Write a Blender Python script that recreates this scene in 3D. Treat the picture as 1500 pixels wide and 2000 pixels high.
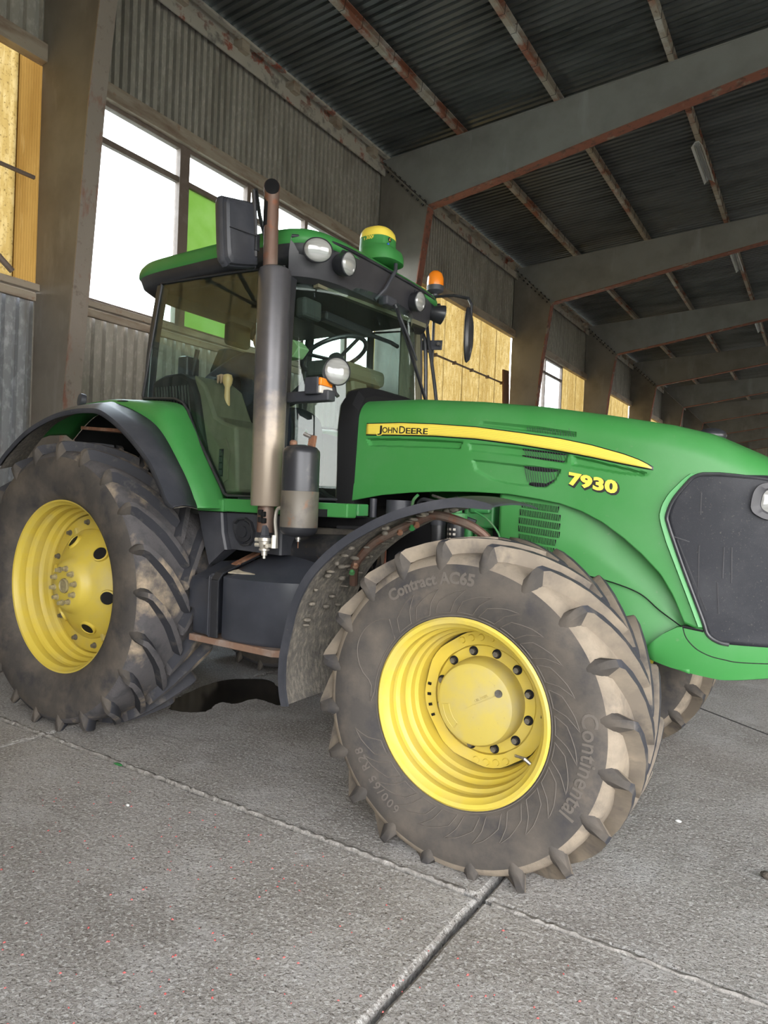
import bpy, bmesh, math, random
from mathutils import Vector, Matrix

# ------------------------------------------------------------------ scene, camera, sky, exposure
S = bpy.context.scene
for o in list(bpy.data.objects):
    bpy.data.objects.remove(o)
COL = S.collection
random.seed(7)
PI = math.pi

def make_camera():
    pos = (4.11527, -3.83196, 1.51877)
    yaw, pitch, roll, fpx = 0.569434, 0.0138097, 0.0397293, 1346.78
    f = Vector((-math.sin(yaw) * math.cos(pitch), math.cos(yaw) * math.cos(pitch), -math.sin(pitch)))
    r = f.cross(Vector((0, 0, 1))).normalized()
    d = f.cross(r)
    r2 = math.cos(roll) * r - math.sin(roll) * d
    d2 = math.sin(roll) * r + math.cos(roll) * d
    m = Matrix.Identity(4)
    for i in range(3):
        m[i][0], m[i][1], m[i][2], m[i][3] = r2[i], -d2[i], -f[i], pos[i]
    cd = bpy.data.cameras.new('camera')
    cd.sensor_fit = 'VERTICAL'
    cd.sensor_height = 36.0
    cd.lens = fpx / 2000 * 36.0
    cd.clip_start = 0.05
    cd.clip_end = 500
    co = bpy.data.objects.new('camera', cd)
    co.matrix_world = m
    COL.objects.link(co)
    S.camera = co
make_camera()

SKY = 5.2
def make_world():
    w = bpy.data.worlds.new('sky')
    S.world = w
    w.use_nodes = True
    nt = w.node_tree
    nt.nodes.clear()
    out = nt.nodes.new('ShaderNodeOutputWorld')
    bg = nt.nodes.new('ShaderNodeBackground')
    tc = nt.nodes.new('ShaderNodeTexCoord')
    sx = nt.nodes.new('ShaderNodeSeparateXYZ')
    rp = nt.nodes.new('ShaderNodeValToRGB')
    nt.links.new(tc.outputs['Generated'], sx.inputs[0])
    nt.links.new(sx.outputs['Z'], rp.inputs[0])
    cr = rp.color_ramp
    cr.elements[0].position = 0.0
    cr.elements[0].color = (1.0, 0.97, 0.925, 1)
    cr.elements[1].position = 1.0
    cr.elements[1].color = (0.58, 0.75, 1.0, 1)
    e = cr.elements.new(0.35)
    e.color = (0.97, 0.97, 0.98, 1)
    nt.links.new(rp.outputs[0], bg.inputs[0])
    bg.inputs[1].default_value = SKY
    nt.links.new(bg.outputs[0], out.inputs[0])
make_world()
S.view_settings.view_transform = 'Standard'
S.view_settings.look = 'None'
S.view_settings.exposure = 1.2
S.view_settings.gamma = 1.0
S.view_settings.use_curve_mapping = False
S.cycles.max_bounces = 10
S.cycles.diffuse_bounces = 5
S.cycles.glossy_bounces = 5
S.cycles.transmission_bounces = 8
S.cycles.transparent_max_bounces = 20
S.cycles.sample_clamp_indirect = 8

# ------------------------------------------------------------------ materials
MATS = {}
def mat(name, col, rough=0.5, metal=0.0, layers=(), bump=None, spec=0.5, coat=0.0, kind='pbr', extra=None, zgrad=None):
    """layers: (colour, scale, low, high, detail[, (sx,sy,sz)]) noise patches laid over the base colour."""
    m = bpy.data.materials.new(name)
    m.use_nodes = True
    nt = m.node_tree
    nt.nodes.clear()
    N = nt.nodes.new
    L = nt.links.new
    out = N('ShaderNodeOutputMaterial')
    tc = N('ShaderNodeTexCoord')
    def noise(scale, detail=4, stretch=(1, 1, 1), rough_=0.6):
        mp = N('ShaderNodeMapping')
        mp.inputs['Scale'].default_value = stretch
        L(tc.outputs['Object'], mp.inputs[0])
        n = N('ShaderNodeTexNoise')
        n.inputs['Scale'].default_value = scale
        n.inputs['Detail'].default_value = detail
        n.inputs['Roughness'].default_value = rough_
        L(mp.outputs[0], n.inputs['Vector'])
        return n
    cs = None
    for ly in layers:
        c2, sc, lo, hi, det = ly[:5]
        st = ly[5] if len(ly) > 5 else (1, 1, 1)
        n = noise(sc, det, st)
        mr = N('ShaderNodeMapRange')
        mr.inputs[1].default_value = lo
        mr.inputs[2].default_value = hi
        L(n.outputs[0], mr.inputs[0])
        mx = N('ShaderNodeMix')
        mx.data_type = 'RGBA'
        L(mr.outputs[0], mx.inputs[0])
        if cs is None:
            mx.inputs[6].default_value = (*col, 1)
        else:
            L(cs, mx.inputs[6])
        mx.inputs[7].default_value = (*c2, 1)
        cs = mx.outputs[2]
    if zgrad:                            # wear that grows downwards with a ragged edge
        c2, z0, z1, amt, sc = zgrad
        sp = N('ShaderNodeSeparateXYZ')
        L(tc.outputs['Object'], sp.inputs[0])
        n = noise(sc, 6)
        ml = N('ShaderNodeMath'); ml.operation = 'MULTIPLY_ADD'
        L(n.outputs[0], ml.inputs[0]); ml.inputs[1].default_value = amt
        L(sp.outputs['Z'], ml.inputs[2])
        mr = N('ShaderNodeMapRange')
        mr.inputs[1].default_value = z0 + amt * .5
        mr.inputs[2].default_value = z1 + amt * .5
        L(ml.outputs[0], mr.inputs[0])
        mx = N('ShaderNodeMix'); mx.data_type = 'RGBA'
        L(mr.outputs[0], mx.inputs[0])
        if cs is None:
            mx.inputs[6].default_value = (*col, 1)
        else:
            L(cs, mx.inputs[6])
        mx.inputs[7].default_value = (*c2, 1)
        cs = mx.outputs[2]
    def setc(sock, k=1.0):
        if cs is None:
            sock.default_value = (*[c * k for c in col], 1)
        else:
            L(cs, sock)
    nb = None
    if bump:
        prev = None
        for (sc, st, dist) in bump:
            n = noise(sc, 6)
            b = N('ShaderNodeBump')
            b.inputs['Strength'].default_value = st
            b.inputs['Distance'].default_value = dist
            L(n.outputs[0], b.inputs['Height'])
            if prev:
                L(prev.outputs[0], b.inputs['Normal'])
            prev = b
        nb = prev
    if kind == 'pbr':
        p = N('ShaderNodeBsdfPrincipled')
        setc(p.inputs['Base Color'])
        p.inputs['Roughness'].default_value = rough
        p.inputs['Metallic'].default_value = metal
        p.inputs['Specular IOR Level'].default_value = spec
        p.inputs['Coat Weight'].default_value = coat
        p.inputs['Coat Roughness'].default_value = 0.15
        if nb:
            L(nb.outputs[0], p.inputs['Normal'])
        L(p.outputs[0], out.inputs[0])
    elif kind == 'glass':
        t = N('ShaderNodeBsdfTransparent')
        t.inputs[0].default_value = (*col, 1)
        g = N('ShaderNodeBsdfGlossy')
        g.inputs['Roughness'].default_value = rough
        g.inputs['Color'].default_value = (1, 1, 1, 1)
        lw = N('ShaderNodeLayerWeight')
        lw.inputs['Blend'].default_value = 0.5
        pw = N('ShaderNodeMath')
        pw.operation = 'POWER'
        pw.inputs[1].default_value = 4.5
        L(lw.outputs['Facing'], pw.inputs[0])
        fr = N('ShaderNodeMapRange')
        fr.inputs[3].default_value = 0.022
        fr.inputs[4].default_value = 1.0
        L(pw.outputs[0], fr.inputs[0])
        mx = N('ShaderNodeMixShader')
        L(fr.outputs[0], mx.inputs[0])
        L(t.outputs[0], mx.inputs[1])
        L(g.outputs[0], mx.inputs[2])
        last = mx
        if extra:                       # a film of dust on the pane
            d = N('ShaderNodeBsdfDiffuse')
            d.inputs[0].default_value = (*extra[0], 1)
            n = noise(extra[2], 5)
            mr = N('ShaderNodeMapRange')
            mr.inputs[1].default_value = 0.3
            mr.inputs[2].default_value = 0.8
            mr.inputs[3].default_value = 0.0
            mr.inputs[4].default_value = extra[1]
            L(n.outputs[0], mr.inputs[0])
            mx2 = N('ShaderNodeMixShader')
            L(mr.outputs[0], mx2.inputs[0])
            L(mx.outputs[0], mx2.inputs[1])
            L(d.outputs[0], mx2.inputs[2])
            last = mx2
        L(last.outputs[0], out.inputs[0])
    elif kind == 'translucent':
        d = N('ShaderNodeBsdfDiffuse')
        t = N('ShaderNodeBsdfTranslucent')
        setc(d.inputs[0])
        setc(t.inputs[0])
        mx = N('ShaderNodeMixShader')
        mx.inputs[0].default_value = extra
        L(d.outputs[0], mx.inputs[1])
        L(t.outputs[0], mx.inputs[2])
        L(mx.outputs[0], out.inputs[0])
    MATS[name] = m
    return m

mat('green', (0.038, 0.200, 0.046), 0.45, layers=[((0.062, 0.222, 0.070), 3.0, 0.42, 0.8, 5), ((0.12, 0.205, 0.10), 28, 0.67, 0.85, 4)], spec=0.35)
mat('green_lit', (0.085, 0.285, 0.105), 0.5, spec=0.4)  # hood green made paler to paint light on the grille edge
mat('green_engine', (0.035, 0.20, 0.055), 0.5, layers=[((0.10, 0.14, 0.08), 12, 0.5, 0.75, 5)])
mat('yellow', (0.55, 0.425, 0.060), 0.48, layers=[((0.47, 0.385, 0.13), 5, 0.45, 0.8, 5), ((0.20, 0.13, 0.05), 45, 0.71, 0.82, 5)])
mat('yellow_hub', (0.47, 0.375, 0.080), 0.55, layers=[((0.41, 0.345, 0.16), 7, 0.42, 0.75, 5), ((0.22, 0.16, 0.08), 40, 0.66, 0.82, 5)])
mat('yellow_decal', (0.76, 0.60, 0.08), 0.35)
mat('black_decal', (0.012, 0.012, 0.013), 0.4)
mat('black_plastic', (0.034, 0.036, 0.044), 0.46, layers=[((0.070, 0.071, 0.080), 5, 0.42, 0.8, 6), ((0.18, 0.165, 0.14), 60, 0.69, 0.85, 4)], bump=[(300, 0.08, 0.002)], spec=0.4)
mat('black_smooth', (0.022, 0.023, 0.027), 0.35, layers=[((0.06, 0.06, 0.06), 6, 0.5, 0.85, 5)])
mat('black_deep', (0.009, 0.009, 0.010), 0.6, spec=0.2)
mat('mesh_black', (0.014, 0.015, 0.020), 0.6, layers=[((0.040, 0.041, 0.046), 3.5, 0.48, 0.85, 6), ((0.085, 0.08, 0.07), 110, 0.62, 0.8, 3)], bump=[(420, 0.3, 0.003)], spec=0.3)
mat('tank_paint', (0.030, 0.031, 0.036), 0.36, layers=[((0.11, 0.10, 0.09), 9, 0.55, 0.8, 5), ((0.16, 0.085, 0.05), 26, 0.66, 0.8, 5)], metal=0.3)
mat('tank_dusty', (0.13, 0.115, 0.095), 0.5, layers=[((0.05, 0.045, 0.045), 10, 0.5, 0.75, 6), ((0.20, 0.09, 0.045), 14, 0.58, 0.75, 5)], metal=0.25)
mat('stack_paint', (0.075, 0.073, 0.080), 0.36, metal=0.4, layers=[((0.10, 0.095, 0.10), 5, 0.45, 0.8, 5)], zgrad=((0.30, 0.245, 0.19), 2.18, 1.75, 0.9, 7))
mat('stack_worn', (0.27, 0.22, 0.175), 0.45, metal=0.35, layers=[((0.46, 0.42, 0.36), 18, 0.52, 0.7, 7, (1, 1, 0.4)), ((0.22, 0.11, 0.05), 11, 0.6, 0.8, 5)])
mat('rust_pipe', (0.13, 0.075, 0.055), 0.55, metal=0.4, layers=[((0.21, 0.17, 0.14), 8, 0.45, 0.75, 5, (1, 1, 0.3)), ((0.22, 0.07, 0.03), 14, 0.55, 0.75, 5)])
mat('rubber', (0.062, 0.056, 0.051), 0.85, layers=[((0.122, 0.103, 0.084), 4, 0.42, 0.72, 6), ((0.030, 0.031, 0.037), 7, 0.52, 0.78, 5)], bump=[(60, 0.15, 0.01), (400, 0.2, 0.002)], spec=0.25)
mat('rubber_dark', (0.036, 0.037, 0.044), 0.7, layers=[((0.12, 0.108, 0.095), 9, 0.55, 0.75, 6)], bump=[(120, 0.25, 0.006)], spec=0.3)
mat('rubber_dust', (0.205, 0.172, 0.135), 0.95, layers=[((0.30, 0.25, 0.19), 6, 0.45, 0.7, 6), ((0.095, 0.085, 0.08), 5, 0.54, 0.72, 5)], bump=[(70, 0.3, 0.012)], spec=0.15)
mat('rubber_flank', (0.18, 0.152, 0.122), 0.92, layers=[((0.27, 0.225, 0.17), 6, 0.45, 0.7, 6), ((0.08, 0.073, 0.07), 5, 0.54, 0.72, 5)], spec=0.15)
mat('rubber_mark', (0.115, 0.101, 0.088), 0.85, spec=0.2)
mat('rear_dust', (0.085, 0.080, 0.082), 0.9, layers=[((0.34, 0.27, 0.19), 3.2, 0.52, 0.66, 6), ((0.045, 0.046, 0.05), 8, 0.5, 0.75, 5)], bump=[(40, 0.4, 0.02)], spec=0.2)
mat('fender_mud', (0.150, 0.137, 0.120), 0.9, layers=[((0.285, 0.255, 0.205), 50, 0.46, 0.70, 7, (1, 1, 0.5)), ((0.085, 0.08, 0.076), 6, 0.52, 0.78, 5)], bump=[(40, 0.5, 0.02), (120, 0.3, 0.006)], spec=0.2)
mat('steel', (0.42, 0.41, 0.39), 0.42, metal=0.85, layers=[((0.22, 0.20, 0.18), 30, 0.5, 0.75, 4)])
mat('steel_dull', (0.20, 0.19, 0.17), 0.5, metal=0.6, layers=[((0.10, 0.09, 0.08), 30, 0.5, 0.75, 4)])
mat('zinc', (0.55, 0.52, 0.46), 0.4, metal=0.7)
mat('rust', (0.19, 0.085, 0.045), 0.85, layers=[((0.30, 0.20, 0.14), 12, 0.5, 0.75, 5), ((0.09, 0.05, 0.035), 25, 0.5, 0.8, 5)], bump=[(80, 0.4, 0.006)])
mat('lens_clear', (0.30, 0.30, 0.285), 0.10, layers=[((0.20, 0.20, 0.19), 4, 0.45, 0.7, 2, (1, 1, 9))], spec=0.8, coat=0.9)
mat('amber', (0.80, 0.22, 0.012), 0.25, coat=0.6)
mat('lens_white', (0.60, 0.56, 0.50), 0.25, coat=0.6)
mat('blue_dot', (0.02, 0.10, 0.45), 0.4)
mat('glass_cab', (0.865, 0.94, 0.915), 0.015, kind='glass', extra=((0.30, 0.32, 0.27), 0.02, 2.5))
mat('glass_pane', (0.92, 0.96, 0.97), 0.02, kind='glass')
mat('olive_trim', (0.115, 0.110, 0.070), 0.6, layers=[((0.15, 0.14, 0.09), 8, 0.5, 0.8, 4)], spec=0.3)
mat('beige_knob', (0.62, 0.38, 0.17), 0.4)
mat('cab_fabric', (0.035, 0.036, 0.036), 0.9)
mat('cab_liner', (0.040, 0.042, 0.038), 0.8, spec=0.3)
mat('box_green', (0.27, 0.42, 0.20), 0.5)
mat('jacket', (0.012, 0.015, 0.026), 0.85, bump=[(40, 0.4, 0.01)])
mat('trousers', (0.03, 0.035, 0.05), 0.9)
mat('skin', (0.50, 0.29, 0.20), 0.55)
mat('hair', (0.035, 0.026, 0.02), 0.6)
mat('eye', (0.05, 0.04, 0.03), 0.2)
mat('visor_black', (0.030, 0.029, 0.034), 0.45, layers=[((0.055, 0.053, 0.058), 4, 0.45, 0.8, 5)])
mat('hub_dirty', (0.34, 0.29, 0.15), 0.6, layers=[((0.22, 0.18, 0.11), 30, 0.45, 0.7, 5)], metal=0.2)
mat('mud_lump', (0.13, 0.115, 0.095), 0.95, layers=[((0.28, 0.245, 0.19), 40, 0.5, 0.7, 5)])
mat('shelf_rust', (0.21, 0.125, 0.085), 0.8, layers=[((0.28, 0.23, 0.20), 6, 0.5, 0.7, 5), ((0.36, 0.19, 0.10), 9, 0.6, 0.75, 5)])
mat('tank_plastic', (0.034, 0.037, 0.047), 0.32, layers=[((0.060, 0.064, 0.078), 4, 0.42, 0.8, 6), ((0.13, 0.125, 0.12), 40, 0.68, 0.82, 5, (3, 3, 0.4))])
mat('dry_dust', (0.42, 0.37, 0.28), 0.95, layers=[((0.25, 0.22, 0.17), 20, 0.5, 0.7, 5)])
mat('red_plastic', (0.45, 0.03, 0.02), 0.4)
# building
mat('galv_dark', (0.40, 0.37, 0.32), 0.6, metal=0.1, layers=[((0.52, 0.485, 0.43), 22, 0.5, 0.66, 6, (1, 1, 0.5)), ((0.25, 0.225, 0.19), 3, 0.48, 0.75, 5, (1, 1, 0.25))])
mat('galv_light', (0.30, 0.31, 0.325), 0.5, metal=0.2, layers=[((0.46, 0.475, 0.50), 16, 0.5, 0.66, 6, (1, 1, 0.6)), ((0.17, 0.15, 0.12), 3, 0.5, 0.75, 5, (1, 1, 0.2))])
mat('roof_galv', (0.155, 0.160, 0.158), 0.42, metal=0.55, layers=[((0.075, 0.080, 0.080), 2.2, 0.42, 0.68, 6, (0.3, 1, 1)), ((0.30, 0.30, 0.29), 16, 0.64, 0.8, 5, (0.15, 1, 1))])
mat('column_paint', (0.205, 0.182, 0.156), 0.6, layers=[((0.145, 0.124, 0.103), 1.6, 0.42, 0.7, 6), ((0.28, 0.265, 0.245), 2.5, 0.58, 0.8, 6, (1, 1, 0.3)), ((0.10, 0.06, 0.045), 40, 0.72, 0.82, 4)])
mat('rafter_paint', (0.250, 0.243, 0.228), 0.6, layers=[((0.19, 0.18, 0.168), 1.4, 0.42, 0.7, 6), ((0.33, 0.33, 0.32), 2.5, 0.58, 0.8, 6, (1, 1, 0.2)), ((0.14, 0.07, 0.05), 30, 0.74, 0.84, 4)])
mat('flange_rust', (0.285, 0.240, 0.205), 0.75, layers=[((0.25, 0.12, 0.085), 6, 0.57, 0.68, 7, (1, 1, 0.4)), ((0.16, 0.12, 0.10), 12, 0.58, 0.75, 5)], bump=[(30, 0.3, 0.01)])
mat('flange_red', (0.27, 0.10, 0.065), 0.8, layers=[((0.30, 0.25, 0.20), 4, 0.56, 0.66, 6), ((0.09, 0.06, 0.05), 10, 0.52, 0.7, 5)], bump=[(30, 0.3, 0.01)])
mat('purlin_paint', (0.36, 0.31, 0.25), 0.7, layers=[((0.27, 0.105, 0.065), 1.4, 0.50, 0.60, 6, (1, 1, 1)), ((0.50, 0.48, 0.44), 2.0, 0.55, 0.66, 5), ((0.12, 0.07, 0.05), 16, 0.6, 0.75, 5)])
mat('eave_paint', (0.47, 0.43, 0.37), 0.7, layers=[((0.33, 0.085, 0.05), 3.0, 0.56, 0.62, 7), ((0.22, 0.20, 0.18), 6, 0.52, 0.66, 6)])
mat('girt_paint', (0.40, 0.335, 0.265), 0.7, layers=[((0.23, 0.16, 0.115), 4, 0.45, 0.7, 6, (1, 0.4, 2)), ((0.28, 0.12, 0.07), 9, 0.62, 0.75, 5)])
mat('frame_paint', (0.185, 0.140, 0.115), 0.65, layers=[((0.26, 0.215, 0.19), 6, 0.5, 0.75, 5)])
mat('fibreglass', (0.205, 0.140, 0.046), 0.6, kind='translucent', extra=0.6, layers=[((0.27, 0.20, 0.085), 16, 0.45, 0.62, 7, (1, 1, 0.3)), ((0.145, 0.090, 0.024), 1.3, 0.45, 0.75, 5, (1, 1, 0.15)), ((0.075, 0.048, 0.014), 42, 0.56, 0.70, 6)])
mat('fibreglass_brown', (0.20, 0.115, 0.030), 0.6, kind='translucent', extra=0.6, layers=[((0.13, 0.066, 0.014), 2.2, 0.45, 0.7, 6, (1, 1, 0.15)), ((0.26, 0.17, 0.06), 6, 0.55, 0.75, 6, (1, 1, 0.2))])
mat('green_panel', (0.27, 0.40, 0.14), 0.6, kind='translucent', extra=0.6, layers=[((0.28, 0.27, 0.10), 3, 0.56, 0.75, 5), ((0.34, 0.46, 0.22), 1.5, 0.45, 0.7, 5)])
mat('dark_wire', (0.03, 0.027, 0.025), 0.7)
mat('wood_board', (0.155, 0.065, 0.030), 0.7, layers=[((0.22, 0.11, 0.06), 10, 0.5, 0.75, 5, (4, 4, 0.4))])
mat('lamp_white', (0.55, 0.55, 0.53), 0.5)
mat('concrete', (0.40, 0.378, 0.350), 0.95, layers=[((0.29, 0.268, 0.244), 1.1, 0.44, 0.64, 7), ((0.48, 0.465, 0.445), 3.2, 0.52, 0.74, 7), ((0.28, 0.258, 0.235), 14, 0.56, 0.74, 7), ((0.56, 0.545, 0.52), 62, 0.51, 0.62, 7), ((0.145, 0.13, 0.118), 85, 0.56, 0.64, 7)],
    bump=[(8, 0.5, 0.05), (30, 0.7, 0.035), (100, 0.8, 0.014)], spec=0.2)
mat('mortar', (0.30, 0.283, 0.26), 0.95, layers=[((0.18, 0.165, 0.15), 22, 0.45, 0.65, 6), ((0.42, 0.40, 0.37), 60, 0.55, 0.7, 6)], bump=[(60, 0.8, 0.02)])
mat('joint_dark', (0.045, 0.042, 0.040), 0.95)
mat('oil', (0.012, 0.011, 0.010), 0.12, layers=[((0.030, 0.026, 0.022), 5, 0.5, 0.8, 5)], spec=0.5)
mat('seed', (0.50, 0.10, 0.09), 0.7)
mat('pebble', (0.62, 0.62, 0.60), 0.7)
mat('scrap_green', (0.03, 0.17, 0.05), 0.5)
mat('clod', (0.09, 0.075, 0.06), 0.95, bump=[(40, 0.8, 0.02)])
mat('outdoor_ground', (0.24, 0.23, 0.20), 0.95, layers=[((0.16, 0.19, 0.10), 0.2, 0.45, 0.65, 5)])

# ------------------------------------------------------------------ mesh helpers
class MB:
    def __init__(s):
        s.v = []
        s.f = []
        s.mi = []
    def add(s, vs, fs, m=0):
        b = len(s.v)
        s.v += [tuple(x) for x in vs]
        s.f += [[i + b for i in f] for f in fs]
        s.mi += [m] * len(fs)
        return s
    def box(s, c, d, R=None, m=0):
        x, y, z = d[0] / 2, d[1] / 2, d[2] / 2
        vs = [Vector(p) for p in ((-x, -y, -z), (x, -y, -z), (x, y, -z), (-x, y, -z), (-x, -y, z), (x, -y, z), (x, y, z), (-x, y, z))]
        if R is not None:
            vs = [R @ p for p in vs]
        vs = [p + Vector(c) for p in vs]
        return s.add(vs, [(0, 3, 2, 1), (4, 5, 6, 7), (0, 1, 5, 4), (1, 2, 6, 5), (2, 3, 7, 6), (3, 0, 4, 7)], m)
    def bb(s, a, b, m=0):
        return s.box([(a[i] + b[i]) / 2 for i in range(3)], [abs(b[i] - a[i]) for i in range(3)], None, m)
    def bar(s, p0, p1, w, h, up=(0, 0, 1), m=0):
        p0, p1 = Vector(p0), Vector(p1)
        d = p1 - p0
        ln = d.length
        d.normalize()
        u = Vector(up)
        sd = d.cross(u)
        if sd.length < 1e-4:
            sd = d.cross(Vector((1, 0, 0)))
        sd.normalize()
        u = sd.cross(d)
        R = Matrix((d, sd, u)).transposed()
        return s.box((p0 + p1) / 2, (ln, w, h), R, m)
    def tube(s, path, r, n=10, closed=False, m=0, cap=True):
        P = [Vector(p) for p in path]
        k = len(P)
        rr = r if isinstance(r, (list, tuple)) else [r] * k
        rings = []
        prev = None
        for i in range(k):
            if closed:
                t = P[(i + 1) % k] - P[i - 1]
            else:
                t = P[min(i + 1, k - 1)] - P[max(i - 1, 0)]
            t.normalize()
            if prev is None:
                a = Vector((0, 0, 1)) if abs(t.z) < 0.9 else Vector((1, 0, 0))
                u = t.cross(a).normalized()
            else:
                u = (prev - t * prev.dot(t))
                u.normalize()
            prev = u
            w = t.cross(u)
            rings.append([P[i] + rr[i] * (math.cos(2 * PI * j / n) * u + math.sin(2 * PI * j / n) * w) for j in range(n)])
        return s.loft(rings, True, closed, cap, m)
    def cyl(s, p0, p1, r0, r1=None, n=20, m=0, cap=True):
        return s.tube([p0, p1], [r0, r0 if r1 is None else r1], n, False, m, cap)
    def loft(s, rings, ring_closed=True, closed=False, cap=True, m=0):
        n = len(rings[0])
        k = len(rings)
        vs = [p for r in rings for p in r]
        fs = []
        for i in range(k if closed else k - 1):
            a = i * n
            b = ((i + 1) % k) * n
            for j in range(n if ring_closed else n - 1):
                j2 = (j + 1) % n
                fs.append((a + j, a + j2, b + j2, b + j))
        if cap and not closed and ring_closed:
            fs.append(tuple(range(n))[::-1])
            fs.append(tuple((k - 1) * n + j for j in range(n)))
        return s.add(vs, fs, m)
    def lathe(s, prof, c=(0, 0, 0), ax=(0, 1, 0), n=48, m=0, ms=None):
        """prof: (radius, distance along the axis)"""
        a = Vector(ax).normalized()
        u = Vector((0, 0, 1)) if abs(a.z) < 0.9 else Vector((1, 0, 0))
        u = (u - a * u.dot(a)).normalized()
        w = a.cross(u)
        c = Vector(c)
        k = len(prof)
        vs = []
        for (r, t) in prof:
            for j in range(n):
                q = 2 * PI * j / n
                vs.append(c + a * t + r * (math.cos(q) * w + math.sin(q) * u))
        b = len(s.v)
        s.v += [tuple(x) for x in vs]
        for i in range(k - 1):
            for j in range(n):
                j2 = (j + 1) % n
                s.f.append([b + i * n + j, b + i * n + j2, b + (i + 1) * n + j2, b + (i + 1) * n + j])
                s.mi.append(ms[i] if ms else m)
        return s
    def prism(s, poly, plane, a, b, m=0):
        n = len(poly)
        def P(q, t):
            if plane == 'xz':
                return (q[0], t, q[1])
            if plane == 'xy':
                return (q[0], q[1], t)
            return (t, q[0], q[1])
        vs = [P(q, a) for q in poly] + [P(q, b) for q in poly]
        fs = [tuple(range(n)), tuple(range(2 * n - 1, n - 1, -1))] + [(i, (i + 1) % n, n + (i + 1) % n, n + i) for i in range(n)]
        return s.add(vs, fs, m)
    def grid(s, rows, m=0):
        return s.loft(rings=rows, ring_closed=False, closed=False, cap=False, m=m)
    def sphere(s, c, r, n=20, k=12, m=0):
        rx, ry, rz = (r, r, r) if not isinstance(r, (tuple, list)) else r
        rings = []
        for i in range(1, k):
            t = PI * i / k
            rings.append([Vector((c[0] + rx * math.sin(t) * math.cos(2 * PI * j / n), c[1] + ry * math.sin(t) * math.sin(2 * PI * j / n), c[2] + rz * math.cos(t))) for j in range(n)])
        return s.loft(rings, True, False, True, m)
    def build(s, name, mats, parent=None, smooth=35, bevel=0, solid=0, seg=2, loc=None):
        me = bpy.data.meshes.new(name)
        me.from_pydata(s.v, [], s.f)
        if isinstance(mats, str):
            mats = [mats]
        for x in mats:
            me.materials.append(MATS[x])
        if len(mats) > 1:
            me.polygons.foreach_set('material_index', s.mi)
        bm = bmesh.new()
        bm.from_mesh(me)
        bmesh.ops.recalc_face_normals(bm, faces=bm.faces)
        bm.to_mesh(me)
        bm.free()
        if smooth:
            me.polygons.foreach_set('use_smooth', [True] * len(me.polygons))
            me.set_sharp_from_angle(angle=math.radians(smooth))
        me.update()
        o = bpy.data.objects.new(name, me)
        COL.objects.link(o)
        if parent:
            o.parent = parent
        if loc:
            o.location = loc
        if solid:
            md = o.modifiers.new('solid', 'SOLIDIFY')
            md.thickness = abs(solid)
            md.offset = -1 if solid > 0 else 1
        if bevel:
            md = o.modifiers.new('bevel', 'BEVEL')
            md.width = bevel
            md.segments = seg
            md.limit_method = 'ANGLE'
            md.angle_limit = math.radians(40)
            md.harden_normals = False
        return o

def empty(name, parent=None, loc=(0, 0, 0)):
    o = bpy.data.objects.new(name, None)
    o.empty_display_size = 0.1
    o.location = loc
    COL.objects.link(o)
    if parent:
        o.parent = parent
    return o
def tag(o, label=None, cat=None, group=None, kind=None):
    if label: o['label'] = label
    if cat: o['category'] = cat
    if group: o['group'] = group
    if kind: o['kind'] = kind
    return o
def struct(o, label=None):
    o['kind'] = 'structure'
    if label: o['label'] = label
    return o
def clone(o, parent, loc=None, name=None):
    c = o.copy()
    COL.objects.link(c)
    c.parent = parent
    if loc is not None:
        c.location = loc
    if name:
        c.name = name
    return c
def lerp(pts, x):
    if x <= pts[0][0]:
        return pts[0][1]
    for (a, b), (c, d) in zip(pts, pts[1:]):
        if x <= c:
            return b + (d - b) * (x - a) / (c - a)
    return pts[-1][1]
def smooth_pts(pts, n):
    """Catmull-Rom through points"""
    P = [Vector(p) for p in pts]
    out = []
    for i in range(len(P) - 1):
        p0 = P[max(i - 1, 0)]
        p1, p2 = P[i], P[i + 1]
        p3 = P[min(i + 2, len(P) - 1)]
        for j in range(n):
            t = j / n
            out.append(0.5 * ((2 * p1) + (p2 - p0) * t + (2 * p0 - 5 * p1 + 4 * p2 - p3) * t * t + (3 * p1 - p0 - 3 * p2 + p3) * t ** 3))
    out.append(P[-1])
    return out
def text_raw(body, size, extrude=0.0, offset=0.0, spacing=1.0, res=3):
    cu = bpy.data.curves.new('t', 'FONT')
    cu.body = body
    cu.size = size
    cu.extrude = extrude
    cu.offset = offset
    cu.space_character = spacing
    cu.resolution_u = res
    ob = bpy.data.objects.new('t', cu)
    COL.objects.link(ob)
    dg = bpy.context.evaluated_depsgraph_get()
    me = ob.evaluated_get(dg).to_mesh()
    vs = [tuple(v.co) for v in me.vertices]
    fs = [tuple(p.vertices) for p in me.polygons]
    ob.evaluated_get(dg).to_mesh_clear()
    bpy.data.objects.remove(ob)
    bpy.data.curves.remove(cu)
    return vs, fs
def text_part(name, body, size, fn, material, parent, extrude=0.001, offset=0.0, spacing=1.0):
    vs, fs = text_raw(body, size, extrude, offset, spacing)
    return MB().add([fn(*v) for v in vs], fs).build(name, material, parent, smooth=0)

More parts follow.
